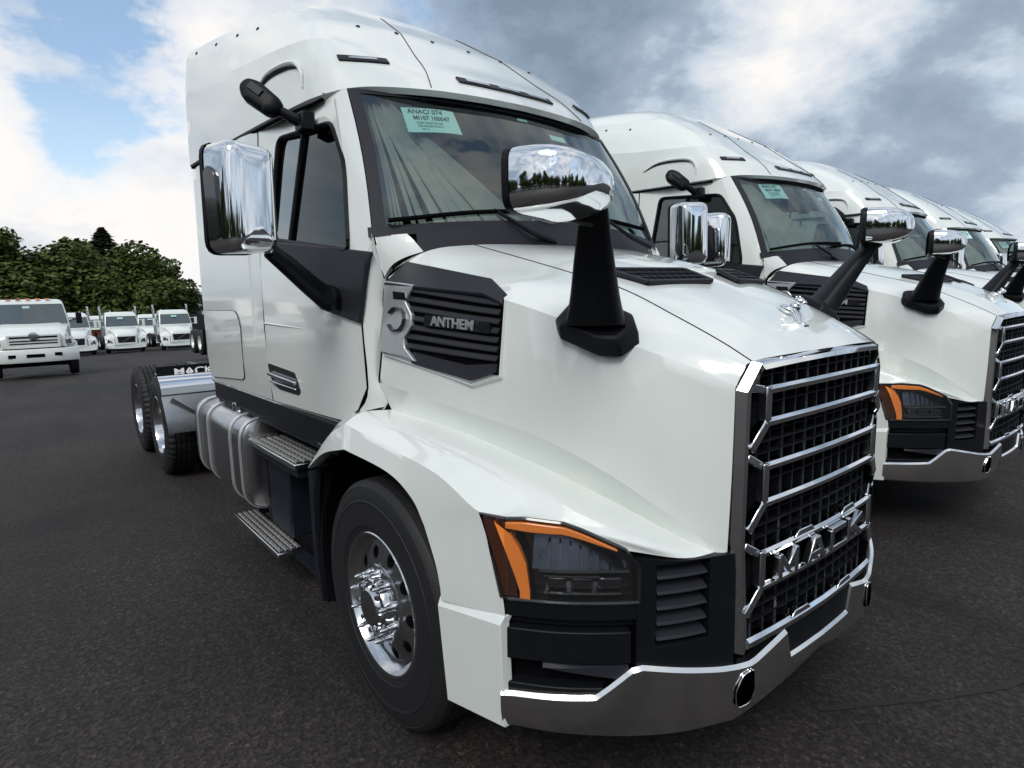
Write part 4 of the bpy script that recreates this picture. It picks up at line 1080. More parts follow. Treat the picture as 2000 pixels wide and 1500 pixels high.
        m = MB(); rows = [dome(k, d) for k, d in prof]; m.grid(rows, cu=True); m.add(rows[-1], [tuple(range(28))]); P(m, 'mirror_shell', CHROME, HM, angle=60)
        m = MB(); m.grid([dome(1.012, -.018), dome(1.018, -.035), dome(.93, -.045)], cu=True); P(m, 'mirror_rim', PLASTIC, HM)
        m = MB(); r = dome(.95, -.038); m.add(r, [tuple(range(28))]); P(m, 'mirror_glass', MIRROR, HM)
        tp = Vector((-.93 * sx, .02, 1.985)); tq = hc + ux * (.10 if sx == 1 else .08) + Vector((0, 0, -.05))
        m = MB(); m.tube([tp - Vector((0, 0, .02)), tp.lerp(tq, .5) + Vector((0, 0, -.012)), tq], [.028, .028, .026], 12); P(m, 'arm_collar', PLASTIC, HM)
    for sx in sides:
        LM = empty('lookdown_mirror'); LM.parent = T
        m = MB(); c = Vector((-1.15, 1.972, 2.721))
        ax, ay, az = Vector((.50, -.62, -.60)).normalized(), None, None
        az = Vector((-.55, -.65, .28)).normalized(); ay = az.cross(ax).normalized(); az = ax.cross(ay)
        pr = round_poly([(-.115, -.02), (-.065, -.058), (.085, -.052), (.118, -.015), (.10, .045), (-.045, .056), (-.108, .032)], .022, 3)
        rg = lambda k, d: [c + ax * x * k + ay * z * k + az * d for x, z in pr]
        m.grid([rg(.95, -.04), rg(1.0, -.032), rg(1.0, .004), rg(.93, .018), rg(.62, .026), rg(.1, .027)], cu=True); P(m, 'mirror_shell', PLASTIC, LM, sx=sx, angle=50)
        m = MB(); r = rg(.95, -.042); m.add(r, [tuple(range(len(r)))]); P(m, 'mirror_glass', MIRROR, LM, sx=sx)
        m = MB(); m.hexa([c + ax * x + ay * z + az * .036 for x, z in ((-.06, -.01), (.015, -.01), (.015, .025), (-.06, .025))], [c + ax * x + ay * z + az * .02 for x, z in ((-.06, -.01), (.015, -.01), (.015, .025), (-.06, .025))]); P(m, 'mirror_label', GRAYPL, LM, sx=sx)
        m = MB(); bb = Vector((-0.99, 1.895, 2.613)); m.tube([c + ax * .06 - az * .015, (c + ax * .10).lerp(bb, .55) - az * .01, bb], [.020, .026, .03], 10); m.box(bb.x - .02, bb.x + .05, bb.y - .06, bb.y + .04, bb.z - .05, bb.z + .04); P(m, 'mirror_arm', PLASTIC, LM, sx=sx, bevel=.01)
    # ---------------- chassis
    CH = empty('chassis'); CH.parent = T
    for sx in sides:
        m = MB(); m.box(-.45, -.38, .45, 8.0, .70, .97); P(m, 'frame_rail', FRAME, CH, sx=sx)
    m = MB()
    for y in (5.0, 6.6, 7.95): m.box(-.38, .38, y, y + .08, .72, .95)
    m.box(-.4, .4, .35, 2.2, .62, 1.35); P(m, 'cross_member', FRAME, CH)
    m = MB()
    for y in (5.963, 7.276): m.tube([(-.9, y, .515), (.9, y, .515)], .10, 14); m.ball((0, y, .515), (.24, .22, .24))
    m.tube([(-.85, 1.049, .48), (.85, 1.049, .48)], .06, 10); P(m, 'axle_beam', FRAME, CH)
    m = MB(); m.hexa([(-.45, 6.2, 1.08), (.45, 6.2, 1.08), (.45, 6.75, 1.12), (-.45, 6.75, 1.12)], [(-.45, 6.2, .98), (.45, 6.2, .98), (.45, 6.75, .98), (-.45, 6.75, .98)]); P(m, 'fifth_wheel', FRAME, CH, bevel=.01)
    m = MB(); m.box(-.8, .8, 4.05, 4.15, .98, 1.3); m.tube([(.3, 4.08, 1.3), (.2, 4.3, 1.6), (-.1, 4.2, 1.25)], .015, 8); P(m, 'air_lines', FRAME, CH)
    for sx in sides:
        steer_wheel(T, sx)
        for y in (5.963, 7.276): drive_wheel(T, sx, y)
    # tanks
    for sx in sides:
        TK = empty('fuel_tank'); TK.parent = T
        sec = round_poly([(-1.125, .405), (-.58, .405), (-.58, 1.005), (-1.125, 1.005)], .16, 7)
        rg = lambda y, k=1.0: [(-.8525 + (x + .8525) * k, y, .705 + (z - .705) * k) for x, z in sec]
        m = MB(); rows = [rg(2.915, .3), rg(2.905, .90), rg(2.915, .975), rg(2.935, 1.0), rg(4.23, 1.0), rg(4.25, .975), rg(4.255, .90), rg(4.24, .3)]
        m.grid(rows, cu=True); m.add(rows[0], [tuple(range(len(sec)))]); m.add(rows[-1], [tuple(range(len(sec)))])
        P(m, 'tank_shell', ALU, TK, sx=sx, angle=40)
        for y in (2.955, 3.19, 3.80, 4.12):
            m = MB(); rows = [rg(y - .022, 1.004), rg(y - .022, 1.026), rg(y + .022, 1.026), rg(y + .022, 1.004)]; m.grid(rows, cu=True); P(m, 'tank_strap', STRAP, TK, sx=sx, angle=40)
        m = MB(); m.lathe([(0, .055), (.05, .055), (.056, .04), (.056, 0)], 18, (-.98, 3.42, 1.0), axis='z'); m.tube([(-.98, 3.42, 1.055), (-.93, 3.46, 1.07)], .012, 6); P(m, 'filler_cap', PALU, TK, sx=sx)
        m = MB(); m.box(-.86, -.72, 3.10, 3.34, 1.005, 1.10); P(m, 'tank_bracket', PALU, TK, sx=sx, bevel=.01)
    for sx in sides:
        ST = empty('step_box'); ST.parent = T
        for (z, x0, x1, y0, y1, nm) in ((.885, -1.085, -.845, 2.08, 2.90, 'upper_step'), (.272, -1.105, -.935, 2.42, 3.36, 'lower_step')):
            m = MB(); m.box(x0, x1, y0, y1, z - .035, z); P(m, nm, CHROME2, ST, sx=sx, bevel=.006)
            k = 5 if z > .5 else 4
            w = (x1 - x0 - .03) / k
            for i in range(k):
                m = MB()
                xa = x0 + .015 + i * w
                nn = 14
                rows = []
                for q in range(nn * 4):
                    ya = y0 + .02 + (y1 - y0 - .04) * q / (nn * 4 - 1); hgt = .006 if q % 4 < 2 else .0012
                    rows.append([(xa + .004, ya, z), (xa + .006, ya, z + hgt), (xa + w - .010, ya, z + hgt), (xa + w - .008, ya, z)])
                m.grid(rows)
                P(m, 'tread_strip', TREAD, ST, sx=sx)
        m = MB(); m.tube([(-.80, 2.95, .985), (-.80, 1.85, .985)], .014, 8); P(m, 'grab_rail', PALU, ST, sx=sx)
        m = MB(); m.box(-.98, -.50, 2.52, 2.90, .30, .86); P(m, 'battery_box', FRAME, ST, sx=sx, bevel=.015)
        m = MB(); m.box(-1.0, -.5, 1.88, 1.93, .28, .86); m.box(-1.0, -.93, 1.9, 3.2, .215, .24); m.box(-1.04, -.98, 1.93, 2.0, .25, .86); m.box(-.95, -.88, 3.3, 3.36, .24, .42); m.box(-1.06, -.86, 2.1, 2.9, .80, .85); P(m, 'step_bracket', FRAME, ST, sx=sx)
        m = MB(); m.box(-.78, -.52, 2.15, 2.55, .29, .31); P(m, 'inner_tread', TREAD, ST, sx=sx)
        m = MB(); m.box(-1.015, -1.005, 1.78, 1.90, 1.02, 1.10); P(m, 'reflector', POSTM, ST, sx=sx)
        # chrome quarter fender before the drive tyres
        QF = empty('quarter_fender'); QF.parent = T
        m = MB(); pr = [(5.62, 1.085), (5.50, 1.06), (5.40, .99), (5.36, .90)]
        m.grid([[(-1.17, y, z), (-.62, y, z)] for y, z in pr] + [[(-.62 + 0 * z, y + .012, z - .006), (-1.17, y + .012, z - .006)][::-1] for y, z in pr[::-1]], cv=True); P(m, 'fender_sheet', CHROME, QF, sx=sx, angle=40)
        m = MB(); m.grid([[(-1.17, 5.40, .885), (-.62, 5.36, .885)], [(-1.16, 5.34, .70), (-.62, 5.30, .72)], [(-1.15, 5.33, .53), (-.70, 5.29, .53)]]); m.bar((-1.1, 5.32, .86), (-.75, 5.28, .58), .02, .03); P(m, 'lower_sheet', ALU, QF, sx=sx)
        m = MB(); m.box(-1.16, -.62, 5.60, 5.625, 1.03, 1.15); P(m, 'flap_plate', PLASTIC, QF, sx=sx, bevel=.004)
        text_obj('flap_lettering', 'MACK', .080, .002, WHITE_M, QF, frame_mtx((-.83 * sx, 5.597, 1.088), (1, 0, 0), (0, 0, 1)), bold=.0016, squash=1.6)
    # ---------------- hood ornament
    m = MB(); e = lambda c, r, mt=None: m.ball(c, r, 12, 8, 0, mt)
    z0 = 1.655
    tl = Matrix.Rotation(R(28), 3, 'X')
    e((0, -.045, z0 + .050), (.020, .036, .020), tl); e((0, -.078, z0 + .058), (.024, .022, .026)); e((0, -.098, z0 + .084), (.020, .020, .019)); e((0, -.116, z0 + .078), (.014, .010, .011))
    for x in (-.014, .014):
        e((x, -.090, z0 + .102), (.005, .005, .008)); m.tube([(x * 1.2, -.082, z0 + .05), (x * 1.5, -.098, z0 + .02), (x * 1.5, -.108, z0 - .012)], [.010, .007, .008], 8); m.tube([(x * 1.1, -.02, z0 + .04), (x * 1.4, -.012, z0 + .02), (x * 1.4, -.030, z0 + .002)], [.012, .008, .007], 8)
    m.tube([(0, -.012, z0 + .05), (0, .006, z0 + .06)], [.005, .002], 6)
    m.hexa([(-.022, -.13, z0 - .030), (.022, -.13, z0 - .030), (.022, .0, z0 + .012), (-.022, .0, z0 + .012)], [(-.018, -.13, z0 - .018), (.018, -.13, z0 - .018), (.018, .0, z0 + .022), (-.018, .0, z0 + .022)])
    m.v = [(x * .82, -.06 + (y + .06) * .86, z0 - .02 + (z - z0 + .02) * .80) for x, y, z in m.v]
    P(m, 'hood_ornament', CHROME, T, angle=60)
    return T

T1 = build_semi()
tag(T1, 'nearest white tractor unit, with chrome grille, orange-cornered headlight and big chrome hood mirror', 'truck', 'white tractor units parked side by side')
DX, DY = 3.60, 0.235
def vary(o, k):
    # papers taped at slightly different places, doors and mirrors set a touch differently
    dv = (Vector((.03, .004, .014)), Vector((.05, .01, -.02)), Vector((-.02, 0, .02)), Vector((.0, .0, .0)))[k]
    for ch in o.children:
        n = ch.name.split('.')[0]
        if n == 'windshield':
            for c in ch.children:
                if c.name.split('.')[0] in ('sticker', 'sticker_lettering'): c.location = dv
                if c.name.split('.')[0] == 'small_sticker': c.location = (.05 * k, .004 * k, -.01)
        if n == 'door_mirror': ch.rotation_euler = (0, 0, R(.4 * (k - 1)))
for k, lab in enumerate(('second white tractor unit in the row, with orange-cornered headlight, partly behind the nearest one',
                         'third white tractor unit from the left, only cab top, windshield and hood mirror showing',
                         'fourth white tractor unit in the row, small, with green-tinted windshield beside the third one',
                         'farthest white tractor unit, at the right edge, only its pale roof and a mirror showing')):
    o = copy_tree(T1); o.location = ((3.56, 7.35, 11.0, 14.7)[k], (.225, .54, .80, 1.1)[k], 0); o['label'] = lab; o.rotation_euler = (0, 0, R((.15, -.3, .35, -.2)[k]))
    vary(o, k)

# ------------------------------------------------------------------ far trucks
def simple_wheel(par, x, y, r, w, sx, dual=False):
    wh = empty('wheel'); wh.parent = par; wh.location = (x, y, r)
    h = w / 2
    MB().lathe([(r * .56, -h), (r * .9, -h), (r, -h * .75), (r, h * .75), (r * .9, h), (r * .56, h)], 28).build('tyre', RUBBER, wh)
    MB().lathe([(r * .58, -h * .9), (r * .54, -h), (r * .5, -h * .3), (r * .3, -h * .5 if not dual else h * .4), (0, -h * .8 if not dual else h * .3)], 24).build('rim', WHITE if dual else PALU, wh, sx=sx)
def build_day_cab():
    T = empty('day_cab_truck'); P = lambda mb, n, m, par=T, **k: mb.build(n, m, par, **k)
    # cab
    m = MB(); sec = lambda z, x, y0, y1: [(-x, y0, z), (x, y0, z), (x, y1, z), (-x, y1, z)]
    rows = [sec(1.0, 1.05, 1.45, 3.0), sec(1.75, 1.05, 1.45, 3.0), sec(2.55, .95, 1.85, 3.0), sec(2.72, .90, 1.95, 2.98), sec(2.80, .7, 2.1, 2.9)]
    m.grid(rows, cu=True); m.add(rows[-1], [(0, 1, 2, 3)]); P(m, 'cab', WHITE, bevel=.05)
    m = MB(); m.add([(-.98, 1.49, 1.80), (.98, 1.49, 1.80), (.90, 1.83, 2.52), (-.90, 1.83, 2.52)], [(0, 1, 2, 3)]); a = [(-.98, 1.465, 1.80), (.98, 1.465, 1.80), (.90, 1.815, 2.50), (-.90, 1.815, 2.50)]
    m = MB(); m.hexa(a, [(x, y + .05, z) for x, y, z in a]); P(m, 'windshield', FARGLASS)
    P(MB().box(-.25, .1, 1.62, 1.66, 2.30, 2.42), 'windshield_paper', PAPER)
    for sx in (1, -1):
        a = [(-1.06, 1.75, 1.85), (-1.06, 2.7, 1.85), (-.985, 2.7, 2.45), (-.985, 2.0, 2.45)]
        P(MB().hexa(a, [(x + .04, y, z) for x, y, z in a]), 'side_window', FARGLASS, sx=sx)
        m = MB(); m.tube([(-1.10, 3.1, .9), (-1.10, 3.1, 2.9), (-1.10, 3.14, 3.05), (-1.10, 3.25, 3.15)], .075, 12); P(m, 'exhaust_stack', PALU, sx=sx)
        m = MB(); m.box(-1.42, -1.25, 1.55, 1.65, 1.75, 2.25); m.bar((-1.3, 1.6, 1.8), (-1.0, 1.65, 1.8), .03, .03); m.bar((-1.3, 1.6, 2.2), (-1.0, 1.7, 2.2), .03, .03); P(m, 'mirror', WHITE, sx=sx, bevel=.02)
        # fender with headlight
        m = MB(); rows = []
        for i in range(9):
            t = R(-15 + 190 * i / 8); y, z = .95 - .72 * math.cos(t), .52 + .62 * math.sin(t)
            rows.append([(-1.22, y, z), (-1.18, y, z + .05), (-.95, y, z + .16), (-.7, y, z + .26)])
        m.grid(rows); m.hexa([(-1.20, .10, .45), (-.72, .02, .45), (-.70, .03, 1.05), (-1.16, .22, .98)], [(-1.22, .35, .45), (-.72, .35, .45), (-.70, .4, 1.12), (-1.18, .4, 1.05)]); F = P(m, 'fender', WHITE, sx=sx, angle=50)
        a = [(-1.13, .12, .72), (-.84, .03, .70), (-.84, .04, .82), (-1.08, .15, .98)]
        P(MB().hexa(a, [(x, y + .05, z) for x, y, z in a]), 'headlight', GLOSSBK, sx=sx)
        simple_wheel(T, -1.02 * sx, 1.0, .51, .28, sx)
        for y in (5.0, 6.3): simple_wheel(T, -1.02 * sx, y, .51, .28, sx, True)
        P(MB().box(-.45, -.36, .5, 7.0, .7, .95), 'frame_rail', FRAME, sx=sx)
        P(MB().box(-1.05, -.5, 1.8, 3.2, .45, .95), 'side_tank', ALU, sx=sx, bevel=.1)
    m = MB(); sec = lambda y, x, z, zb: [(-x, y, zb), (-x * .97, y, z - .12), (-x * .8, y, z), (x * .8, y, z), (x * .97, y, z - .12), (x, y, zb)]
    rows = [sec(.0, .62, 1.18, .62), sec(.04, .66, 1.32, .6), sec(.25, .72, 1.46, .6), sec(.9, .82, 1.66, .7), sec(1.5, .95, 1.78, .9)]
    m.grid(rows, cu=True); m.add(rows[0], [tuple(range(6))]); P(m, 'hood', WHITE, angle=40)
    a = [(-.50, -.012, .72), (.50, -.012, .72), (.54, -.012, 1.14), (-.54, -.012, 1.14)]
    m = MB().hexa(a, [(x, y + .03, z) for x, y, z in a]); G = P(m, 'grille', GLOSSBK)
    P(MB().bar((-.26, -.03, .74), (.30, -.03, 1.12), .05, .02, (0, 1, 0)), 'grille_bar', CHROME, G)
    a = [(-1.16, .06, .34), (-.6, -.06, .32), (.6, -.06, .32), (1.16, .06, .34), (1.14, .08, .58), (.6, -.04, .62), (-.6, -.04, .62), (-1.14, .08, .58)]
    m = MB().hexa(a, [(x, y + .2, z) for x, y, z in a]); P(m, 'bumper', WHITE, bevel=.02)
    a = [(-.9, -.02, .14), (.9, -.02, .14), (.9, -.02, .315), (-.9, -.02, .315)]
    P(MB().hexa(a, [(x, y + .2, z) for x, y, z in a]), 'air_dam', PLASTIC)
    P(MB().box(-.9, .9, .4, 3, .4, 1.1), 'engine_bay', DARK)
    return T
def put(o, x, y, lab, grp=None, rz=0, pit=0.0):
    o.location = (x, y, gz(y)); o.rotation_euler = (-pit, 0, rz); o['label'] = lab
    if grp: o['group'] = grp
FT = build_day_cab(); tag(FT, 'x', 'truck')
GF = 'white day cab trucks lined up far back by the trees'
def px_x(px, y):
    """lateral position seen at photo column px for depth y"""
    t = math.atan((px - 1000) / 1194.3) + yaw
    return -2.1637 + math.tan(t) * (y + 1.14968)
spots = [(150, 47.5, 'white day cab truck far back, partly hidden behind the near white flatbed cab'), (251, 48.5, 'white day cab truck far back with black grille fully in view, chrome exhaust stacks'), (358, 47.0, 'white day cab truck far back beside the dark rear tyres, its grille half cut off'),
         (203, 60, 'small white day cab truck in the back row beside the rusty orange plow'), (308, 60, 'small white day cab truck in the back row between two front row trucks')]
for i, (px, y, lab) in enumerate(spots):
    o = FT if i == 0 else copy_tree(FT)
    put(o, px_x(px, y), y, lab, GF)
o = copy_tree(FT); put(o, 4.75, 21.4, 'white rimmed tyre of a truck peeking out behind the sleeper of the nearest truck', GF)
for i, x in enumerate((-7.2, -11.2, -15.4)):
    o = copy_tree(FT); put(o, x, 44 + i, 'white day cab truck left of the frame, mirrored in the door of the nearest truck', GF)
# rusty plow blade
pl = empty('plow_blade', (px_x(178, 56), 56, gz(56)), R(25))
m = MB(); rows = [[(-1.1, .25 * math.cos(R(-60 + 140 * i / 8)), .75 + .65 * math.sin(R(-60 + 140 * i / 8)) + .3), (1.1, .25 * math.cos(R(-60 + 140 * i / 8)), .75 + .65 * math.sin(R(-60 + 140 * i / 8)) + .3)] for i in range(9)]
m.grid(rows); m.build('blade', ORANGE, pl)
MB().box(-.7, -.6, .1, .5, .1, 1.5).build('blade_arm', FRAME, pl); MB().box(.6, .7, .1, .5, .1, 1.5).build('blade_arm', FRAME, pl)
tag(pl, 'rusty orange plow blade standing between the far white trucks', 'plow')

# ------------------------------------------------------------------ near white medium truck at the left
def build_medium():
    T = empty('cab_chassis_truck'); P = lambda mb, n, m, par=T, **k: mb.build(n, m, par, **k)
    def sec(z, x, y0, y1, bow=.06): return [(-x, y0 + bow, z), (-x * .55, y0, z), (x * .55, y0, z), (x, y0 + bow, z), (x, y1, z), (-x, y1, z)]
    rows = [sec(.85, 1.0, .95, 2.5), sec(1.62, 1.0, .95, 2.5), sec(2.26, .90, 1.32, 2.5), sec(2.36, .86, 1.40, 2.48), sec(2.40, .76, 1.5, 2.4)]
    m = MB(); m.grid(rows, cu=True); m.add(rows[-1], [tuple(range(6))]); P(m, 'cab', WHITE, bevel=.02, angle=30)
    m = MB(); m.loft([[(-.95, .985, 1.64), (0, .90, 1.64), (.95, .985, 1.64)], [(-.86, 1.33, 2.25), (0, 1.26, 2.25), (.86, 1.33, 2.25)]], 15, 4); m.loft([[(-.95, 1.01, 1.64), (0, .93, 1.64), (.95, 1.01, 1.64)], [(-.86, 1.36, 2.25), (0, 1.29, 2.25), (.86, 1.36, 2.25)]], 15, 4); P(m, 'windshield', FARGLASS)
    P(MB().box(-.16, .02, 1.18, 1.20, 2.12, 2.19), 'windshield_sticker', PAPER)
    for x, c in ((-.5, RED), (-.25, RED), (0, AMBER), (.25, AMBER), (.5, AMBER)):
        P(MB().box(x - .06, x + .06, 1.36, 1.44, 2.385, 2.425), 'roof_marker', c, bevel=.012)
    for sx in (1, -1):
        a = [(-1.006, 1.12, 1.66), (-1.006, 2.2, 1.66), (-.925, 2.2, 2.2), (-.925, 1.42, 2.2)]
        P(MB().hexa(a, [(x + .04, y, z) for x, y, z in a]), 'side_window', FARGLASS, sx=sx)
        m = MB(); rows = []
        for i in range(11):
            t = R(-5 + 180 * i / 10); y, z = .72 - .58 * math.cos(t), .50 + .52 * math.sin(t)
            rows.append([(-1.10, y, z), (-1.08, y, z + .05), (-.95, y, z + .14), (-.75, y, z + .20)])
        m.grid(rows); P(m, 'fender', WHITE, sx=sx, angle=50)
        m = MB(); a = [(-1.04, .20, .98), (-.72, .05, .98), (-.74, .10, 1.16), (-.98, .26, 1.24)]
        m.hexa(a, [(x, y + .2, z) for x, y, z in a]); P(m, 'headlight', PALU, sx=sx, bevel=.03)
        a = [(-.95, .135, 1.02), (-.80, .07, 1.02), (-.80, .10, 1.13), (-.93, .18, 1.16)]
        P(MB().hexa(a, [(x, y + .05, z) for x, y, z in a]), 'headlight_bulb', GLOSSBK, sx=sx)
        P(MB().box(-1.34, -1.18, 1.05, 1.12, 1.6, 1.95).bar((-1.2, 1.1, 1.75), (-.98, 1.15, 1.7), .03, .03), 'mirror', PLASTIC, sx=sx, bevel=.02)
        simple_wheel(T, -.96 * sx, .78, .42, .24, sx); simple_wheel(T, -.92 * sx, 4.6, .42, .4, sx, True)
        P(MB().box(-.42, -.34, .5, 6.2, .55, .75), 'frame_rail', FRAME, sx=sx)
    def hs(y, x, z, zb): return [(-x, y + .05, zb), (-x * .98, y + .04, z - .1), (-x * .75, y + .0, z), (x * .75, y + .0, z), (x * .98, y + .04, z - .1), (x, y + .05, zb)]
    rows = [hs(.0, .78, 1.24, .92), hs(.04, .80, 1.34, .92), hs(.2, .84, 1.45, .92), hs(.95, .95, 1.65, 1.0)]
    m = MB(); m.grid(rows, cu=True); m.add(rows[0], [tuple(range(6))]); H = P(m, 'hood', WHITE, angle=35)
    m = MB(); m.box(-.66, .66, -.03, .06, .93, 1.34); G = P(m, 'grille', WHITE, bevel=.02)
    for z, h in ((1.255, .05), (1.145, .035), (1.065, .035)): P(MB().box(-.58, .58, -.038, .0, z - h / 2, z + h / 2), 'grille_slot', DARK, G)
    P(MB().lathe([(.125, .0), (.125, -.03), (.09, -.036), (0, -.036)], 24, (0, -.03, 1.285), axis='y'), 'grille_emblem', CHROME2, G)
    m = MB(); xs5 = [-1.1 + 2.2 * i / 20 for i in range(21)]; yb = lambda x: -.12 + .22 * abs(x / 1.1) ** 3
    m.grid([[(x, yb(x), .50) for x in xs5], [(x, yb(x) - .02, .56) for x in xs5], [(x, yb(x) - .02, .86) for x in xs5], [(x, yb(x), .90) for x in xs5], [(x, yb(x) + .2, .90) for x in xs5], [(x, yb(x) + .2, .5) for x in xs5]], cv=True)
    B = P(m, 'bumper', WHITE, angle=30)
    for x, w, z in ((0, .22, .70), (-.55, .10, .70), (.55, .10, .72)): P(MB().box(x - w, x + w, yb(x) - .03, yb(x) + .05, z - .05, z + .05), 'bumper_opening', DARK, B)
    P(MB().box(-.75, .75, .0, .1, .88, .93), 'lower_grille', PLASTIC)
    P(MB().box(-.7, .7, .2, 2.4, .35, .85), 'engine_bay', DARK)
    return T
MT = build_medium(); tag(MT, 'x', 'truck'); put(MT, px_x(70, 22.4), 22.4, 'white medium truck cab at the left edge with red and amber roof marker lights')

for i, x in enumerate((-6.4, -10.2, -13.8)):
    o = copy_tree(MT); put(o, x, 22.6 + .4 * i, 'white medium truck left of the frame, mirrored in the side of the nearest truck', 'white medium trucks parked side by side')
MT['group'] = 'white medium trucks parked side by side'

# ------------------------------------------------------------------ fence, building, pole
fx0, fx1, fy = -40, 22, 66
fe = empty('screen_fence', (0, fy, gz(fy)))
n = 21; pw = (fx1 - fx0) / n
pm = None; qm = None
for i in range(n + 1):
    if pm is None:
        o = MB().tube([(0, 0, 0), (0, 0, 2.9)], .05, 8).build('fence_post', POSTM, fe); pm = o.data
        q = MB().box(.06, pw - .06, -.02, .02, .05, 2.75).build('screen_panel', FENCE, fe); qm = q.data
    else:
        o = bpy.data.objects.new('fence_post', pm); COL.objects.link(o); o.parent = fe
        q = bpy.data.objects.new('screen_panel', qm); COL.objects.link(q); q.parent = fe
    o.location = (fx0 + i * pw, 0, 0); q.location = (fx0 + i * pw, 0, 0)
tag(fe, 'dark screened fence running behind the far white trucks under the trees', 'fence')
bd = empty('warehouse', (24, 96, gz(96)))
MB().box(-9.5, 12, 0, 14, 0, 5.6).build('wall', WALLP, bd)
MB().box(-9.9, 12.4, -.4, 14.4, 5.6, 5.95).build('roof', ROOFP, bd, bevel=.05)
for i in range(4): MB().box(-7 + i * 4, -5.2 + i * 4, -.05, .05, 2.6, 4.0).build('window', FARGLASS, bd)
tag(bd, 'pale flat-roofed warehouse glimpsed between the trees and the sleeper', 'building')

# ------------------------------------------------------------------ trees
def leaf_cloud(lobes, n, smin, smax, seed, flat=.4):
    rnd = random.Random(seed); v = []; f = []
    tot = sum(l[3] * l[4] for l in lobes)
    for (cx, cy, cz, rx, rz_) in lobes:
        k = int(n * rx * rz_ / tot)
        for _ in range(k):
            d = Vector((rnd.gauss(0, 1), rnd.gauss(0, 1), rnd.gauss(0, 1))).normalized()
            r = rnd.uniform(.55, 1.0) ** .6 * (1 + .16 * noise.noise(Vector((d.x * 2.4 + cx, d.y * 2.4 + seed, d.z * 2.4 + cz))) * 2)
            p = Vector((cx + d.x * rx * r, cy + d.y * rx * r, cz + d.z * rz_ * r))
            s = rnd.uniform(smin, smax)
            a = Vector((rnd.gauss(0, 1), rnd.gauss(0, 1), rnd.gauss(0, .6))).normalized(); nrm = (d * .6 + Vector((rnd.gauss(0, .6), rnd.gauss(0, .6), .5 + rnd.gauss(0, .5)))).normalized()
            b = nrm.cross(a).normalized(); a = b.cross(nrm)
            o = len(v); v += [tuple(p + a * s), tuple(p + b * s * .6), tuple(p - a * s), tuple(p - b * s * .6)]; f.append((o, o + 1, o + 2, o + 3))
    me = bpy.data.meshes.new('crown'); me.from_pydata(v, [], f); me.materials.append(LEAF)
    return me
def make_tree(seed, h, w):
    rnd = random.Random(seed); lobes = []
    for i in range(15):
        t = rnd.uniform(.15, .95); a = rnd.uniform(0, 2 * PI); rr = w * (.62 * math.sin(PI * min(1, t * .8 + .18))) * rnd.uniform(.35, 1)
        r = rnd.uniform(.20, .36) * w
        lobes.append((rr * math.cos(a), rr * math.sin(a), h * (.16 + .76 * t), r, r * rnd.uniform(.65, .95)))
    lobes.append((0, 0, h * .55, w * .5, h * .33)); lobes.append((0, 0, h * .2, w * .55, h * .16))
    tr = MB(); tr.tube(cr([(0, 0, -.2), (.08, .05, h * .25), (-.05, .1, h * .5), (.05, 0, h * .85)], 10), [.32 - .028 * i for i in range(10)], 9)
    for i in range(7):
        a = rnd.uniform(0, 2 * PI); z = h * rnd.uniform(.25, .6)
        tr.tube([(0, .05, z), (w * .25 * math.cos(a), w * .25 * math.sin(a), z + h * .12), (w * .5 * math.cos(a), w * .5 * math.sin(a), z + h * .22)], [.13, .08, .03], 6)
    t = empty('broadleaf_tree'); tr.build('trunk', BARK, t)
    c = bpy.data.objects.new('crown', leaf_cloud(lobes, 13000, .11, .25, seed)); COL.objects.link(c); c.parent = t
    return t
def make_conifer(seed, h, w):
    rnd = random.Random(seed); v = []; f = []
    for i in range(9000):
        t = rnd.random() ** .7; a = rnd.uniform(0, 2 * PI); tier = (t * 13) % 1
        r = w * (1 - t) ** .85 * (.7 + .3 * (1 - tier)) * rnd.uniform(.3, 1.1); z = h * (.08 + .92 * t) - .12 * r
        p = Vector((r * math.cos(a), r * math.sin(a), z)); d = Vector((math.cos(a + rnd.gauss(0, .3)), math.sin(a + rnd.gauss(0, .3)), -.25)); b = Vector((-d.y, d.x, rnd.gauss(0, .3)))
        s = rnd.uniform(.18, .4); o = len(v); v += [tuple(p + d * s), tuple(p + b * s * .35), tuple(p - d * s), tuple(p - b * s * .35)]; f.append((o, o + 1, o + 2, o + 3))
    me = bpy.data.meshes.new('crown'); me.from_pydata(v, [], f); me.materials.append(LEAFC)
    t = empty('conifer_tree'); c = bpy.data.objects.new('crown', me); COL.objects.link(c); c.parent = t
    MB().tube([(0, 0, -.2), (0, 0, h * .95)], [.25, .03], 8).build('trunk', BARK, t)
    return t
protos = [make_tree(3, 11.0, 5.2), make_tree(11, 10.0, 5.6), make_tree(29, 9.0, 5.0)]
con = make_conifer(5, 15.2, 6.2)
GT = 'leafy trees in a row beyond the fence'
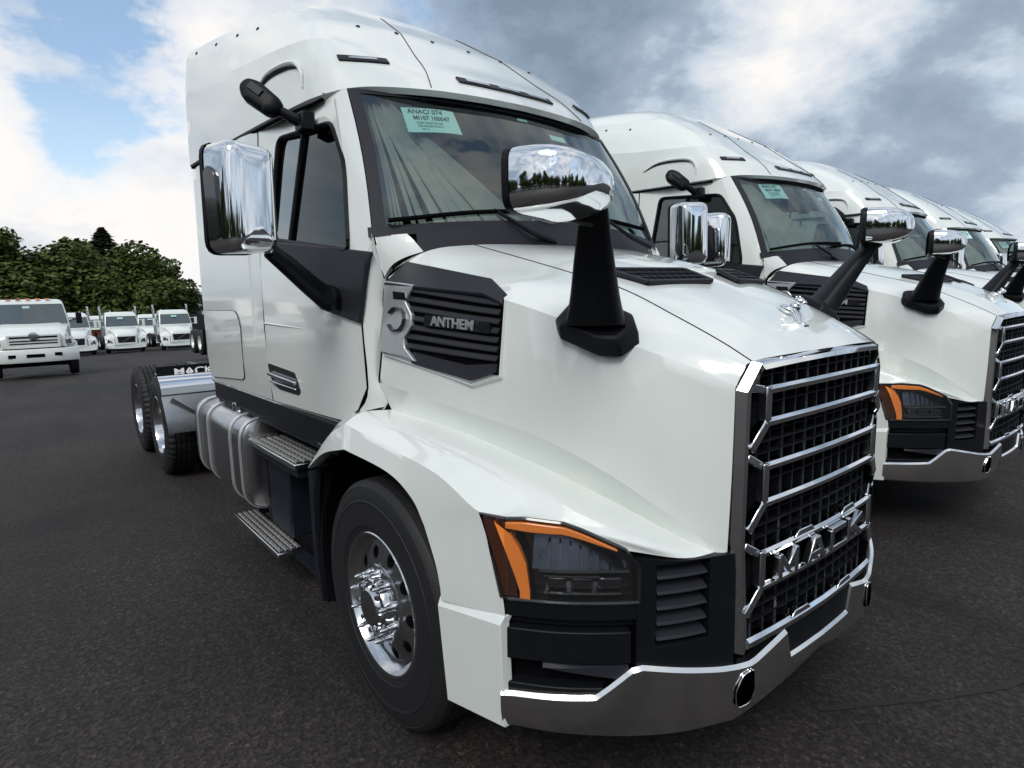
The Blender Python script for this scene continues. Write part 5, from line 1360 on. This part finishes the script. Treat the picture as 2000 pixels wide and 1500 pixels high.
TREES = [(-48, 78, 1, 1.18, 'tall leafy green tree at the left edge behind the white medium truck'), (18, 76, 0, 1.10, 'dark leafy tree rising over the roof of the white medium truck'), (84, 80, 1, 1.20, 'leafy tree beyond the fence with a low rounded top, right of the medium truck roof'),
         (135, 77, 2, 1.24, 'mid green tree second from the conifer, in front of the back row of trees'), (178, 81, 0, 1.06, 'leafy tree left of the pointed conifer'), (232, 77, 1, 1.05, 'broad leafy tree in front of the pointed conifer'),
         (272, 78, 2, 1.24, 'leafy tree right of the pointed conifer, its top sloping down'), (308, 76, 2, 1.08, 'shorter leafy tree near the end of the tree row'), (330, 75, 1, .80, 'small bushy tree at the right end of the tree row by the warehouse')]
used = set()
for i, (px, y, k, sc, lab) in enumerate(TREES):
    o = protos[k] if k not in used else copy_tree(protos[k]); used.add(k)
    o.location = (px_x(px, y), y, gz(y) - .1); o.rotation_euler = (0, 0, i * 1.9); o.scale = (sc * 1.3, sc * 1.3, sc)
    tag(o, lab, 'tree', GT)
con.location = (px_x(226, 88), 88, gz(88)); con.scale = (1.25, 1.25, .89); tag(con, 'pointed conifer standing taller behind the leafy trees', 'tree')
rnd_f = random.Random(12); far = []
for i in range(26):
    a = R(150 + i * 7.2 + rnd_f.uniform(-2, 2)); d = rnd_f.uniform(34, 46)
    far.append((math.sin(a) * d, math.cos(a) * d - 2, rnd_f.choice((0, 1, 2))))
for i, (x, y, k) in enumerate(far):
    o = copy_tree(protos[k]); o.location = (x, y, -.1); o.rotation_euler = (0, 0, i * 2.3); o.scale = (1, 1, rnd_f.uniform(.7, 1.25))
    tag(o, 'leafy tree across the lot, seen only mirrored in the chrome', 'tree', 'trees across the lot')
for i, (x, y, k) in enumerate(((42, 92, 0), (50, 84, 2), (59, 86, 1), (67, 74, 0), (72, 62, 1), (70, 50, 2))):
    o = copy_tree(protos[k]); o.location = (x, y, gz(y) - .1); o.rotation_euler = (0, 0, i * 1.3); o.scale = (1.1, 1.1, .9)
    tag(o, 'leafy tree hidden beyond the row of tractor units', 'tree', 'trees beyond the tractor units')
# trees far right behind the last truck
o = copy_tree(protos[1]); o.location = (52, 34, -.6); o.scale = (1.0, 1.0, .9); tag(o, 'dark tree top showing above the farthest white roof at the right edge', 'tree')
